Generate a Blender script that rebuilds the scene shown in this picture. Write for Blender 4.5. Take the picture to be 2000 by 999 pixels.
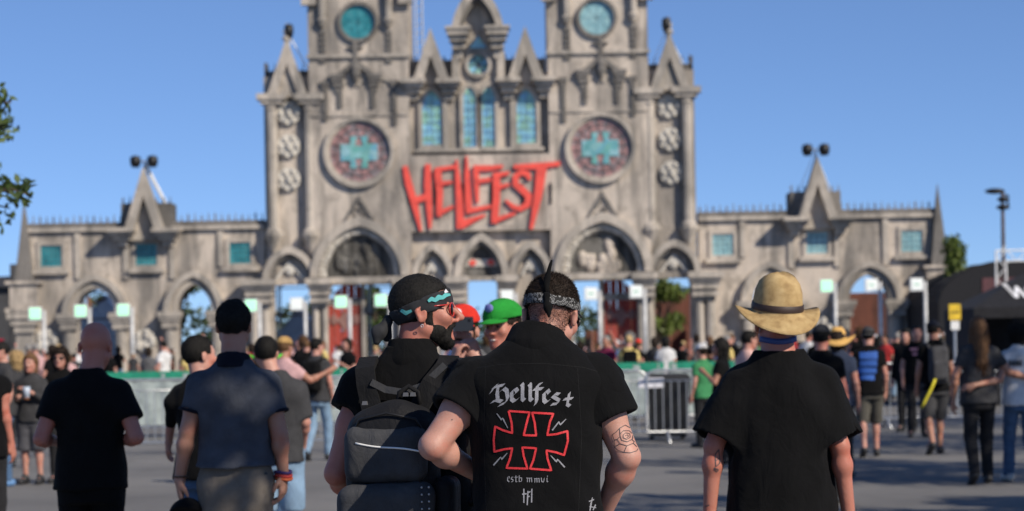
import bpy, bmesh, math, random
import numpy as np
from math import radians, sin, cos, pi
from mathutils import Vector, Matrix
from mathutils.bvhtree import BVHTree
from mathutils.geometry import tessellate_polygon

random.seed(7)
for _o in list(bpy.data.objects): bpy.data.objects.remove(_o)
scene = bpy.context.scene
COL = scene.collection

# ------------------------------------------------------------------ camera, sky, sun, exposure
FPX, CAMH, HORY, ROLL = 3889.0, 1.5, 680.0, radians(1.0)
cam_d = bpy.data.cameras.new('camera'); cam = bpy.data.objects.new('camera', cam_d); COL.objects.link(cam)
cam_d.sensor_fit = 'HORIZONTAL'; cam_d.sensor_width = 36.0; cam_d.lens = 36.0 * FPX / 2000.0
cam_d.shift_y = (HORY - 499.5) / 2000.0
cam_d.clip_start = 0.1; cam_d.clip_end = 3000
R_ = Vector((cos(ROLL), 0, -sin(ROLL))); U_ = Vector((sin(ROLL), 0, cos(ROLL))); B_ = Vector((0, -1, 0))
cam.matrix_world = Matrix(((R_.x, U_.x, B_.x, 0), (R_.y, U_.y, B_.y, 0), (R_.z, U_.z, B_.z, CAMH), (0, 0, 0, 1)))
cam_d.dof.use_dof = True; cam_d.dof.focus_distance = 6.1; cam_d.dof.aperture_fstop = 4.0
cam_d.dof.aperture_blades = 9
scene.camera = cam

SUN_EL, SUN_AZ = radians(35), radians(47)       # azimuth measured from behind the camera (-Y) towards +X
SUN_DIR = Vector((sin(SUN_AZ) * cos(SUN_EL), -cos(SUN_AZ) * cos(SUN_EL), sin(SUN_EL)))
world = bpy.data.worlds.new('World'); scene.world = world; world.use_nodes = True
_nt = world.node_tree; _bg = _nt.nodes['Background']
_sky = _nt.nodes.new('ShaderNodeTexSky'); _sky.sky_type = 'NISHITA'; _sky.sun_disc = False
_sky.sun_elevation = SUN_EL; _sky.sun_rotation = math.atan2(SUN_DIR.x, SUN_DIR.y)
_sky.air_density = 0.5; _sky.dust_density = 0.0; _sky.ozone_density = 3.0; _sky.altitude = 0
_gm = _nt.nodes.new('ShaderNodeGamma'); _gm.inputs[1].default_value = 0.7        # camera's soft contrast and cool balance, the same all over the sky
_mx = _nt.nodes.new('ShaderNodeMix'); _mx.data_type = 'RGBA'; _mx.blend_type = 'MULTIPLY'; _mx.inputs[0].default_value = 1.0; _mx.inputs[7].default_value = (0.74, 0.96, 1.30, 1)
_nt.links.new(_sky.outputs[0], _gm.inputs[0]); _nt.links.new(_gm.outputs[0], _mx.inputs[6]); _nt.links.new(_mx.outputs[2], _bg.inputs[0]); _bg.inputs[1].default_value = 0.12
_sl = bpy.data.lights.new('sun', 'SUN'); sun = bpy.data.objects.new('sun', _sl); COL.objects.link(sun)
_sl.energy = 3.75; _sl.angle = radians(0.53); _sl.color = (1.0, 0.90, 0.76)
sun.rotation_euler = SUN_DIR.to_track_quat('Z', 'Y').to_euler()
scene.view_settings.view_transform = 'Standard'; scene.view_settings.look = 'None'
scene.view_settings.exposure = 0.45; scene.view_settings.gamma = 1.0
scene.render.engine = 'CYCLES'
try:
    scene.cycles.use_denoising = True; scene.cycles.max_bounces = 6; scene.cycles.sample_clamp_indirect = 6
    scene.cycles.use_adaptive_sampling = True; scene.cycles.adaptive_threshold = 0.012
except Exception: pass

# ------------------------------------------------------------------ pixel <-> place
def rect(x, y):
    dx, dy = x - 1000.0, HORY - y
    return dx * cos(ROLL) + dy * sin(ROLL), -dx * sin(ROLL) + dy * cos(ROLL)
def P(x, y, D):
    u, v = rect(x, y); return Vector((u * D / FPX, D, CAMH + v * D / FPX))
def G(x, y):
    """ground point seen at a pixel below the horizon"""
    u, v = rect(x, y); D = -CAMH * FPX / v; return Vector((u * D / FPX, D, 0))
def GX(x, D): return (x - 1000.0) * D / FPX

# ------------------------------------------------------------------ objects
def tag(o, label=None, cat=None, group=None, kind=None):
    if label: o['label'] = label
    if cat: o['category'] = cat
    if group: o['group'] = group
    if kind: o['kind'] = kind
    return o
def thing(name, label, cat, loc=(0, 0, 0), rz=0.0, group=None):
    o = bpy.data.objects.new(name, None); COL.objects.link(o)
    o.location = loc; o.rotation_euler = (0, 0, rz); o.empty_display_size = 0.1
    return tag(o, label, cat, group)
def link(name, me, mat=None, parent=None):
    o = bpy.data.objects.new(name, me); COL.objects.link(o)
    if mat is not None:
        for m in (mat if isinstance(mat, (list, tuple)) else [mat]): me.materials.append(m)
    if parent is not None: o.parent = parent
    return o
def copy_tree(o, parent=None):
    c = o.copy(); COL.objects.link(c); c.parent = parent
    for ch in list(o.children): copy_tree(ch, c)
    return c

class MB:
    def __init__(s): s.v = []; s.f = []
    def add(s, vs, fs):
        n = len(s.v); s.v += [tuple(p) for p in vs]; s.f += [tuple(i + n for i in q) for q in fs]; return s
    def box(s, x0, x1, y0, y1, z0, z1):
        return s.add([(x0,y0,z0),(x1,y0,z0),(x1,y1,z0),(x0,y1,z0),(x0,y0,z1),(x1,y0,z1),(x1,y1,z1),(x0,y1,z1)],
                     [(0,3,2,1),(4,5,6,7),(0,1,5,4),(1,2,6,5),(2,3,7,6),(3,0,4,7)])
    def frustum(s, x0, x1, y0, y1, z0, z1, k):
        """box whose top shrinks by k on every side"""
        return s.add([(x0,y0,z0),(x1,y0,z0),(x1,y1,z0),(x0,y1,z0),(x0+k,y0+k,z1),(x1-k,y0+k,z1),(x1-k,y1-k,z1),(x0+k,y1-k,z1)],
                     [(0,3,2,1),(4,5,6,7),(0,1,5,4),(1,2,6,5),(2,3,7,6),(3,0,4,7)])
    def prism(s, loops, y0, y1):
        """polygon(s) in x,z (first the outline, then holes) pulled from y0 (front) to y1 (back)"""
        if not isinstance(loops[0][0], (tuple, list)): loops = [loops]
        flat = [p for l in loops for p in l]; n = len(flat)
        tris = tessellate_polygon([[Vector((p[0], p[1], 0)) for p in l] for l in loops])
        vs = [(p[0], y0, p[1]) for p in flat] + [(p[0], y1, p[1]) for p in flat]; fs = []
        for a, b, c in tris:
            A, B, C = flat[a], flat[b], flat[c]
            if (B[0]-A[0])*(C[1]-A[1]) - (B[1]-A[1])*(C[0]-A[0]) < 0: b, c = c, b
            fs += [(a, b, c), (a + n, c + n, b + n)]
        o = 0
        for k, l in enumerate(loops):
            m = len(l)
            area = sum(l[i][0]*l[(i+1) % m][1] - l[(i+1) % m][0]*l[i][1] for i in range(m))
            for i in range(m):
                a, b = o + i, o + (i + 1) % m
                if (area > 0) != (k > 0): fs.append((b, a, a + n, b + n))
                else: fs.append((a, b, b + n, a + n))
            o += m
        return s.add(vs, fs)
    def lathe(s, prof, c=(0, 0, 0), n=12, sx=1.0, sy=1.0):
        vs = []; fs = []
        for r, z in prof:
            for i in range(n):
                a = 2 * pi * (i + .5) / n; vs.append((c[0] + r * cos(a) * sx, c[1] + r * sin(a) * sy, c[2] + z))
        for k in range(len(prof) - 1):
            for i in range(n):
                j = (i + 1) % n; fs.append((k*n+i, k*n+j, (k+1)*n+j, (k+1)*n+i))
        fs.append(tuple(range(n))[::-1]); fs.append(tuple((len(prof)-1)*n + i for i in range(n)))
        return s.add(vs, fs)
    def tube(s, pts, r, n=6, closed=False):
        pts = [Vector(p) for p in pts]; m = len(pts); rr = r if isinstance(r, (list, tuple)) else [r] * m
        vs = []; fs = []; up = None
        for i, p in enumerate(pts):
            if closed: t = pts[(i+1) % m] - pts[i-1]
            else: t = pts[min(i+1, m-1)] - pts[max(i-1, 0)]
            t = t.normalized() if t.length > 1e-9 else Vector((0, 0, 1))
            if up is None: up = Vector((0, 0, 1)) if abs(t.z) < .9 else Vector((1, 0, 0))
            sd = t.cross(up); sd = sd.normalized() if sd.length > 1e-6 else t.orthogonal().normalized()
            up = sd.cross(t).normalized()
            for k in range(n):
                a = 2 * pi * k / n; vs.append(p + (sd * cos(a) + up * sin(a)) * rr[i])
        for i in range(m if closed else m - 1):
            j = (i + 1) % m
            for k in range(n):
                l = (k + 1) % n; fs.append((i*n+k, i*n+l, j*n+l, j*n+k))
        if not closed: fs.append(tuple(range(n))[::-1]); fs.append(tuple((m-1)*n + k for k in range(n)))
        return s.add(vs, fs)
    def ball(s, c, r, n=10, m=6):
        rx, ry, rz = r if isinstance(r, (tuple, list)) else (r, r, r)
        vs = [(c[0], c[1], c[2] - rz)]; fs = []
        for k in range(1, m):
            t = -pi/2 + pi * k / m
            for i in range(n):
                a = 2*pi*i/n; vs.append((c[0]+rx*cos(t)*cos(a), c[1]+ry*cos(t)*sin(a), c[2]+rz*sin(t)))
        vs.append((c[0], c[1], c[2] + rz)); e = len(vs) - 1
        for i in range(n):
            j = (i+1) % n; fs.append((0, 1+j, 1+i)); fs.append((e, 1+(m-2)*n+i, 1+(m-2)*n+j))
            for k in range(m-2): fs.append((1+k*n+i, 1+k*n+j, 1+(k+1)*n+j, 1+(k+1)*n+i))
        return s.add(vs, fs)
    def build(s, name, mat=None, parent=None, smooth=False):
        me = bpy.data.meshes.new(name); me.from_pydata(s.v, [], s.f); me.validate(); me.update()
        if smooth: me.polygons.foreach_set('use_smooth', [True] * len(me.polygons))
        return link(name, me, mat, parent)

# ------------------------------------------------------------------ materials
def srgb(r, g, b):
    f = lambda c: (c/255)/12.92 if c/255 <= .04045 else ((c/255 + .055)/1.055)**2.4
    return (f(r), f(g), f(b))
class NT:
    def __init__(s, name):
        s.m = bpy.data.materials.new(name); s.m.use_nodes = True; s.t = s.m.node_tree
        s.b = s.t.nodes['Principled BSDF']; s.tc = s.t.nodes.new('ShaderNodeTexCoord')
    def n(s, typ, **kw):
        x = s.t.nodes.new(typ)
        for k, v in kw.items():
            if k in x.inputs.keys(): x.inputs[k].default_value = v
            else: setattr(x, k, v)
        return x
    def l(s, a, b): s.t.links.new(a, b)
    def noise(s, scale=(1, 1, 1), sc=5.0, det=4.0, rough=.55, coord='Object', dist=0.0, off=0.0):
        mp = s.n('ShaderNodeMapping'); mp.inputs['Scale'].default_value = scale; mp.inputs['Location'].default_value = (off, off*1.7, off*.6)
        s.l(s.tc.outputs[coord], mp.inputs['Vector'])
        nz = s.n('ShaderNodeTexNoise'); nz.inputs['Scale'].default_value = sc; nz.inputs['Detail'].default_value = det
        nz.inputs['Roughness'].default_value = rough; nz.inputs['Distortion'].default_value = dist
        s.l(mp.outputs[0], nz.inputs['Vector']); return nz.outputs['Fac']
    def ramp(s, fac, stops):
        r = s.n('ShaderNodeValToRGB'); e = r.color_ramp.elements
        while len(e) < len(stops): e.new(.5)
        for q, (p, c) in zip(e, stops):
            q.position = p; q.color = (*c, 1) if not isinstance(c, (int, float)) else (c, c, c, 1)
        s.l(fac, r.inputs[0]); return r.outputs[0]
    def mix(s, fac, a, b, mode='MIX'):
        m = s.n('ShaderNodeMix', data_type='RGBA', blend_type=mode)
        for v, i in ((fac, 0), (a, 6), (b, 7)):
            if hasattr(v, 'is_linked'): s.l(v, m.inputs[i])
            else: m.inputs[i].default_value = v if i == 0 else ((*v, 1) if len(v) == 3 else v)
        return m.outputs[2]
    def bump(s, fac, strength=.3, dist=.01):
        b = s.n('ShaderNodeBump'); b.inputs['Strength'].default_value = strength; b.inputs['Distance'].default_value = dist
        s.l(fac, b.inputs['Height'])
        if s.b.inputs['Normal'].is_linked: s.l(s.b.inputs['Normal'].links[0].from_socket, b.inputs['Normal'])
        s.l(b.outputs[0], s.b.inputs['Normal'])
    def out(s, color=None, rough=.6, metal=0.0, spec=.5):
        if color is not None:
            if hasattr(color, 'is_linked'): s.l(color, s.b.inputs['Base Color'])
            else: s.b.inputs['Base Color'].default_value = (*color, 1)
        s.b.inputs['Roughness'].default_value = rough; s.b.inputs['Metallic'].default_value = metal
        s.b.inputs['Specular IOR Level'].default_value = spec
        return s.m
_mc = {}
def cached(fn):
    def w(*a):
        k = (fn.__name__,) + a
        if k not in _mc: _mc[k] = fn(*a)
        return _mc[k]
    return w
@cached
def m_plain(name, col, rough=.6, metal=0.0, var=.25, sc=6.0, bump=0.0):
    t = NT(name); f = t.noise(sc=sc, det=5)
    c = t.ramp(f, [(.25, tuple(x * (1 - var) for x in col)), (.75, tuple(min(1, x * (1 + var)) for x in col))])
    if bump: t.bump(t.noise(sc=sc*6, det=3), bump, .01)
    return t.out(c, rough, metal)
@cached
def m_cloth(name, col, weave=900.0, rough=.9, var=.25):
    t = NT('cloth_' + name); f = t.noise(sc=9, det=5)
    c = t.ramp(f, [(.3, tuple(x * (1 - var) for x in col)), (.72, tuple(min(1, x * (1 + var)) for x in col))])
    g = t.noise(sc=weave, det=2); c2 = t.mix(.35, c, t.ramp(g, [(.35, (.45,)*3), (.65, (1.3,)*3)]), 'MULTIPLY')
    t.bump(g, .25, .002); t.bump(t.noise(scale=(1, 1, .6), sc=14, det=5, dist=.8), .6, .016)
    t.b.inputs['Sheen Weight'].default_value = .015; t.b.inputs['Sheen Roughness'].default_value = .6
    return t.out(c2, rough, 0, .12)
@cached
def m_skin(name, col, red=.35):
    t = NT('skin_' + name)
    warm = (min(1, col[0]*1.05), col[1]*.72, col[2]*.66); lite = tuple(min(1, x*1.12) for x in col)
    c = t.ramp(t.noise(sc=11, det=5), [(.3, warm), (.5, col), (.75, lite)])
    c = t.mix(red*.5, c, t.ramp(t.noise(sc=4, det=2, off=3), [(.4, col), (.65, warm)]))
    c = t.mix(.25, c, t.ramp(t.noise(sc=260, det=3), [(.35, (.75,)*3), (.6, (1.08,)*3)]), 'MULTIPLY')
    t.bump(t.noise(sc=420, det=2), .12, .002); t.bump(t.noise(sc=60, det=3), .08, .004)
    t.b.inputs['Subsurface Weight'].default_value = .12; t.b.inputs['Subsurface Radius'].default_value = (.012, .005, .003)
    t.b.inputs['Subsurface Scale'].default_value = 1.0
    return t.out(c, .52, 0, .4)
@cached
def m_hair(name, col):
    t = NT('hair_' + name)
    c = t.ramp(t.noise(sc=90, det=3), [(.3, tuple(x*.55 for x in col)), (.7, tuple(x*1.5 for x in col))])
    t.bump(t.noise(scale=(1, 1, .3), sc=260, det=3), .5, .004)
    return t.out(c, .75, 0, .2)
def m_stone(name, light, dark, amount):
    t = NT(name)
    big = t.noise(scale=(1, 1, .30), sc=.42, det=5, rough=.62, dist=.7)
    streak = t.noise(scale=(1, 1, .12), sc=1.5, det=5, rough=.6, off=5)
    blot = t.noise(sc=.95, det=6, rough=.65, off=9)
    grain = t.noise(sc=9, det=6, rough=.7)
    base = t.ramp(t.noise(sc=.6, det=4, off=2), [(.3, tuple(x*.86 for x in light)), (.55, light), (.75, (light[0]*1.08, light[1]*1.07, light[2]*1.05))])
    c = t.mix(t.ramp(big, [(.44, 0.0), (.62, amount)]), base, dark)
    c = t.mix(t.ramp(streak, [(.50, 0.0), (.66, amount)]), c, tuple(x*.9 for x in dark))
    c = t.mix(t.ramp(blot, [(.52, 0.0), (.70, amount*.8)]), c, (dark[0]*.7, dark[1]*.68, dark[2]*.66))
    c = t.mix(.5, c, t.ramp(grain, [(.25, (.7,)*3), (.7, (1.12,)*3)]), 'MULTIPLY')
    t.bump(grain, .5, .05); t.bump(blot, .4, .1)
    return t.out(c, .92, 0, .2)
# ------------------------------------------------------------------ ground
def m_ground():
    t = NT('asphalt')
    c = t.ramp(t.noise(sc=.35, det=6, rough=.6), [(.3, (.135, .132, .130)), (.7, (.215, .208, .198))])
    c = t.mix(.7, c, t.ramp(t.noise(sc=70, det=4, rough=.7), [(.3, (.55,)*3), (.7, (1.3,)*3)]), 'MULTIPLY')
    c = t.mix(t.ramp(t.noise(scale=(1, .35, 1), sc=1.3, det=6, off=4), [(.60, 0.0), (.72, .45)]), c, (.075, .073, .07))
    t.bump(t.noise(sc=120, det=4), .5, .01); t.bump(t.noise(sc=3, det=4), .3, .03)
    return t.out(c, .88, 0, .3)
MB().add([(-700, -60, 0), (700, -60, 0), (700, 1500, 0), (-700, 1500, 0)], [(0, 1, 2, 3)]).build('ground', m_ground())['kind'] = 'structure'

# ------------------------------------------------------------------ the cathedral gate
DF, CX = 108.0, -56.0
KF = DF / FPX
STONE = m_stone('gate_stone', (.58, .505, .428), (.185, .172, .156), .78)
STONE_T = m_stone('gate_stone_trim', (.54, .478, .408), (.20, .188, .17), .72)
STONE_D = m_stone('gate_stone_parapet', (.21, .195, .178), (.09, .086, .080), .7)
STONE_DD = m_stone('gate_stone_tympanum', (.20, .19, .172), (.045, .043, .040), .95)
STONE_W = m_stone('gate_stone_pale_relief', (.66, .62, .55), (.28, .265, .24), .35)
def L(x, y):
    u, v = rect(x, y); return (u - CX) * KF, CAMH + v * KF
def LX(x, y=400): return L(x, y)[0]
def LZ(x, y): return L(x, y)[1]
def S(px): return px * KF
def parch(cx, zs, w, h, n=14):
    """pointed (or round, h == w) arch from left springing over the apex to the right springing"""
    c = (h*h - w*w) / (2*w); R = c + w; a1 = math.atan2(h, -c) if abs(c) > 1e-9 else pi/2
    left = []
    for i in range(n + 1):
        a = pi + (a1 - pi) * i / n; left.append((cx + c + R*cos(a), zs + R*sin(a)))
    return left + [(2*cx - x, z) for x, z in left[-2::-1]]
def ring_arch(cx, zs, wo, ho, wi, hi, n=14):
    return parch(cx, zs, wo, ho, n) + parch(cx, zs, wi, hi, n)[::-1]
def circ(cx, cz, r, n=36): return [(cx + r*cos(2*pi*i/n), cz + r*sin(2*pi*i/n)) for i in range(n)]
def mir(l, s): return [(s*x, z) for x, z in l] if s > 0 else [(-x, z) for x, z in l][::-1]
def m_glass(name, ca, cb, cc, sc, rough=.22):
    t = NT(name)
    v = t.n('ShaderNodeTexVoronoi'); v.inputs['Scale'].default_value = sc; t.l(t.tc.outputs['Object'], v.inputs['Vector'])
    sp = t.n('ShaderNodeSeparateColor'); t.l(v.outputs['Color'], sp.inputs[0])
    c = t.ramp(sp.outputs[0], [(.0, ca), (.45, cb), (.8, cc)])
    c = t.mix(.5, c, t.ramp(t.noise(sc=1.3, det=3), [(.3, (.6,)*3), (.7, (1.3,)*3)]), 'MULTIPLY')
    t.bump(sp.outputs[1], .25, .05)
    return t.out(c, rough, 0, .5)
GLASS = m_glass('stained_glass', (.20, .44, .66), (.24, .50, .62), (.26, .50, .42), 3.2)
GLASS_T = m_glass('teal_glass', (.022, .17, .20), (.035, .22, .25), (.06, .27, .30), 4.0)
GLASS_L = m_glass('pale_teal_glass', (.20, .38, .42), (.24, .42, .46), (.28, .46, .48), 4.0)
GLASS_R = m_glass('rose_red_glass', (.30, .17, .165), (.36, .20, .19), (.24, .20, .21), 4.5, .5)
GLASS_C = m_glass('rose_cross_glass', (.15, .36, .46), (.13, .35, .29), (.26, .46, .50), 2.5)
LEAD = m_plain('window_lead', (.06, .065, .065), .6, .3)
RED = m_plain('red_sign_paint', (.80, .085, .060), .55, 0.0, .18, 2.0)
DOORRED = m_stone('door_red_paint', (.46, .080, .060), (.24, .06, .05), .6)
BLACK = m_plain('black_metal', (.012, .012, .013), .5, .2)
STEEL = m_plain('galvanised_steel', (.52, .53, .54), .42, .75, .15, 20)
WHITEP = m_plain('white_paint', (.78, .78, .76), .5)

gate = thing('cathedral_gate', 'tall grey cathedral-like festival gate with two towers, rose windows and red lettering', 'building', (CX*KF, DF, 0))
zG = -0.6
xL = LX(517, 300)
# --- main wall with its openings
zc = LZ(567, 556)
def opening(x0, x1, y): return [(LX(x0, 600), zG + .1), (LX(x1, 600), zG + .1), (LX(x1, 600), LZ((x0+x1)/2, y)), (LX(x0, 600), LZ((x0+x1)/2, y))]
bay = opening(534, 606, 556); por = opening(636, 772, 556); cen = [(-S(29), zG+.1), (S(29), zG+.1), (S(29), LZ(937, 548)), (-S(29), LZ(937, 548))]
zs_main = LZ(560, 150)
out_main = [(xL, zG), (-xL, zG), (-xL, zs_main), (xL, zs_main)]
MB().prism([out_main, bay, por, cen, mir(bay, -1), mir(por, -1)], 0.0, 1.2).build('main_wall', STONE, gate)

def column(mb, x, y, z0, z1, r, cap=True, n=10):
    prof = [(r*1.5, 0), (r*1.5, r*.5), (r*1.15, r*.9), (r, r*1.3)]
    H = z1 - z0
    if cap: prof += [(r, H - r*2.6), (r*1.2, H - r*2.4), (r*1.05, H - r*2.1), (r*1.35, H - r*1.2), (r*1.75, H - r*.7), (r*1.75, H)]
    else: prof += [(r, H)]
    mb.lathe(prof, (x, y, z0), n)
def corbel(mb, x, z, w, h, y=0.0, d=.7):
    """stepped bracket hanging under a ledge at height z"""
    k = [(1.0, .0, .22), (.82, .22, .42), (.60, .42, .68), (.36, .68, 1.0)]
    for f, a, b in k: mb.box(x - w*f/2, x + w*f/2, y - d*f, y + .05, z - h*b, z - h*a)
def spikes(mb, x0, x1, z, y, step=.42, h=.38):
    n = max(2, int((x1 - x0)/step))
    for i in range(n + 1):
        x = x0 + (x1 - x0)*i/n; hh = h * random.uniform(.75, 1.1)
        mb.frustum(x - .045, x + .045, y - .045, y + .045, z, z + hh, .035)
        if i % 2 == 0: mb.box(x - .11, x + .11, y - .03, y + .03, z + hh*.45, z + hh*.58)
def gable(mb, cx, za, zb, hw, band, y0, y1, foot=0.0):
    """steep inverted-V frame"""
    k = band * math.hypot(za - zb, hw) / hw
    mb.prism([(cx - hw, zb), (cx - hw + band*1.05, zb), (cx, za - k), (cx + hw - band*1.05, zb), (cx + hw, zb), (cx, za)], y0, y1)
def skull(mb, x, z, r, y):
    mb.ball((x, y, z + r*.15), (r*.62, r*.55, r*.62), 8, 6); mb.box(x - r*.36, x + r*.36, y - r*.42, y + r*.2, z - r*.75, z - r*.1)
def medallion(x, z, r, s):
    m = MB(); m.prism(circ(x, z, r, 20), -.20, .02); m.build('medallion', STONE_W, gate if s is None else s)
    m = MB(); skull(m, x, z, r*.5, -.22)
    for a in range(6): skull(m, x + r*.68*cos(a*pi/3), z + r*.68*sin(a*pi/3), r*.34, -.20)
    return m.build('skull_relief', STONE_W, gate if s is None else s, True)

for s in (1, -1):
    X = lambda x, y=400: s * LX(x, y)
    sp = lambda a, b: (min(a, b), max(a, b))
    # tower front, standing proud of the wall, pierced by the portal arch
    tx0, tx1 = LX(607, 300), LX(802, 300); pcx = LX(705, 540); zsp = LZ(705, 541); ztop = LZ(700, -190)
    ph = parch(pcx, zsp, S(80), S(98))
    ck = L(701, 47); rs = L(703, 300)
    o = [(tx0, zsp - S(14)), (tx1, zsp - S(14)), (tx1, ztop), (tx0, ztop)]
    MB().prism([mir(o, s), mir(ph + [(pcx + S(80), zsp - S(2)), (pcx - S(80), zsp - S(2))], s), mir(circ(rs[0], rs[1], S(58)), s), mir(circ(ck[0], ck[1], S(35)), s)], -.55, -.012).build('tower_front', STONE, gate)
    MB().box(*sp(s*tx0, s*tx1), .0, 5.2, zs_main - .01, ztop - .01).build('tower_body', STONE, gate)
    m = MB()                                               # tower crown, above the picture
    a, b = sp(s*tx0, s*tx1)
    m.box(a - .35, b + .35, -.95, 5.5, ztop, ztop + .5)
    for i in range(7):
        xx = a + (b - a)*(i + .5)/7; m.box(xx - .26, xx + .26, -.85, -.35, ztop + .5, ztop + 1.5)
        m.box(xx - .26, xx + .26, 4.6, 5.1, ztop + .5, ztop + 1.5)
    m.build('tower_crown', STONE_D, gate)
    # string courses
    z1 = LZ(700, 113); MB().box(a - .08, b + .08, -.72, -.56, z1 - .10, z1 + .10).build('string_course', STONE_T, gate)
    z1 = LZ(700, 5); MB().box(a - .3, a + .5, -.95, -.56, z1 - .25, z1 + .3).build('corner_ledge', STONE_T, gate); MB().box(b - .5, b + .3, -.95, -.56, z1 - .25, z1 + .3).build('corner_ledge', STONE_T, gate)
    z1 = LZ(700, 228); MB().box(a + .1, b - .1, -.63, -.56, z1 - .05, z1 + .05).build('string_course', STONE_T, gate)
    # hanging colonnettes beside the clock
    for xx in (637, 766):
        m = MB(); m.lathe([(.14, 0), (.3, .35), (.22, .5), (.26, 2.0), (.4, 2.2), (.4, 2.6), (.2, 2.7), (.2, 6)], (X(xx), -.72, LZ(xx, 57)), 8); m.build('colonnette', STONE_T, gate)
        m = MB(); zz = LZ(xx, 62)
        for q in range(6): m.box(X(xx) - .16, X(xx) + .16, -.66, -.56, zz - .28 - .3*q, zz - .06 - .3*q)
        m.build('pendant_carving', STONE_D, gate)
    # clock-like round light
    cx_, cz_ = s*ck[0], ck[1]
    MB().prism([circ(cx_, cz_, S(40)), circ(cx_, cz_, S(33))], -.75, -.40).build('round_window_rim', STONE_D, gate)
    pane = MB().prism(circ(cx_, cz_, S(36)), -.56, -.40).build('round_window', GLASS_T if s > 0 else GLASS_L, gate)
    m = MB()
    for k in range(4):
        aa = k*pi/4; dx, dz = cos(aa)*S(32), sin(aa)*S(32); m.tube([(cx_-dx, -.565, cz_-dz), (cx_+dx, -.565, cz_+dz)], .008, 5)
    m.build('tracery', LEAD, gate)
    # carved gable with finial under the round light
    gx, gy = 701, 130
    m = MB(); zz = LZ(gx, 168); x_ = X(gx)
    gable(m, x_, LZ(gx, 118), LZ(gx, 150), S(38), .3, -.82, -.56)
    m.box(x_ - .12, x_ + .12, -.78, -.56, LZ(gx, 122), LZ(gx, 86)); m.box(x_ - .4, x_ + .4, -.74, -.56, LZ(gx, 98), LZ(gx, 94))
    m.lathe([(.05, 0), (.28, .5), (.3, .9), (.12, 1.2)], (x_, -.75, LZ(gx, 168)), 8)
    for q in (-36, 36): corbel(m, x_ + S(q), LZ(gx, 148), .75, 1.0, -.55, .35)
    m.build('carved_gable', STONE_D, gate)
    # blind arcade: slim shafts with dark carved pendants
    for xx, y0, y1 in ((640, 162, 236), (670, 165, 206), (733, 165, 205), (775, 160, 240)):
        m = MB(); q = 0; zt, zb = LZ(xx, y0), LZ(xx, y1)
        m.box(X(xx) - .22, X(xx) + .22, -.72, -.56, zt - .25, zt)
        zz = zt - .3
        while zz > zb: m.box(X(xx) - .13, X(xx) + .13, -.68, -.56, zz - .22, zz); zz -= .27
        m.build('pendant_carving', STONE_D, gate)
    m = MB(); prev = 640
    for xx in (670, 701, 733, 775):
        c0, w0 = (X(prev) + X(xx))/2, abs(X(xx) - X(prev))/2
        m.prism(ring_arch(c0, LZ(xx, 172), w0 - .06, w0*.8, w0 - .24, w0*.62, 8), -.66, -.555); prev = xx
    m.build('blind_arcade', STONE_T, gate)
    # rose window
    cx_, cz_ = s*rs[0], rs[1]
    for r0, r1, yy in ((69, 62, -.85), (62, 57, -.72)):
        MB().prism([circ(cx_, cz_, S(r0), 48), circ(cx_, cz_, S(r1), 48)], yy, -.40).build('rose_ring', STONE_T, gate)
    rose = MB().prism(circ(cx_, cz_, S(60), 40), -.60, -.3).build('rose_window', GLASS_R, gate)
    m = MB()
    for r0 in (46, 30): m.tube([(cx_ + S(r0)*cos(k*pi/16), -.61, cz_ + S(r0)*sin(k*pi/16)) for k in range(32)], .03, 5, True)
    for k in range(16):
        aa = k*pi/8 + .1; m.tube([(cx_ + S(34)*cos(aa), -.61, cz_ + S(34)*sin(aa)), (cx_ + S(58)*cos(aa), -.61, cz_ + S(58)*sin(aa))], .025, 5)
    m.build('tracery', LEAD, rose)
    cr = [(-17, 31), (-17+14, 31), (-8, 12), (8, 12), (4, 31), (18, 31), (16, 16), (36, 16), (36, -16), (16, -16), (18, -31), (4, -31), (8, -12), (-8, -12), (-4, -31), (-18, -31), (-16, -16), (-36, -16), (-36, 16), (-16, 16)]
    MB().prism([(cx_ + S(x), cz_ + S(z)) for x, z in cr], -.66, -.605).build('cross_glass', GLASS_C, rose)
    # portal: carved voussoirs, tympanum, mouldings, lintel
    pc = s*pcx
    MB().prism(ring_arch(pc, zsp, S(96), S(116), S(80), S(98)), -.80, -.5).build('portal_moulding', STONE_T, gate)
    m = MB(); m.prism(ring_arch(pc, zsp, S(80), S(98), S(66), S(80)), -.36, -.10)
    m.build('voussoir_band', STONE_D, gate)
    m = MB()
    for k in range(30):
        aa = pi*(k + .5)/30
        for rr in (70, 76): m.ball((pc + S(rr)*cos(aa), -.40, zsp + S(rr*1.22)*sin(aa)), random.uniform(.10, .17), 6, 4)
    m.build('voussoir_carving', STONE_W, gate)
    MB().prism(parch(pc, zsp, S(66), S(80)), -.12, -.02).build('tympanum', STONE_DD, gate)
    m = MB(); rr = random.Random(4)
    for k in range(26):
        aa = rr.uniform(.15, pi - .15); q = rr.uniform(.0, .8); m.ball((pc + S(60)*q*cos(aa), -.14, zsp + .1 + S(70)*q*sin(aa)), (rr.uniform(.12, .4), .14, rr.uniform(.15, .5)), 7, 5)
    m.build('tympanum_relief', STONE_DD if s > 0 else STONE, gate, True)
    MB().box(pc - S(98), pc + S(98), -.72, .3, zsp - S(14), zsp - S(1)).build('lintel', STONE_T, gate)
    # dotted triangle relief
    m = MB(); gable(m, pc, LZ(705, 383), LZ(705, 432), S(30), .16, -.68, -.54)
    for k in range(12): m.ball((pc + random.uniform(-.35, .35), -.58, LZ(705, 428) + random.uniform(0, .75)), .09, 6, 4)
    m.build('triangle_relief', STONE_D, gate)
    # door leaf: red boards in a stone half arch, iron cross ornament
    dx0, dx1 = sp(X(638, 620), X(707, 620)); zd = LZ(670, 556)
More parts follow.
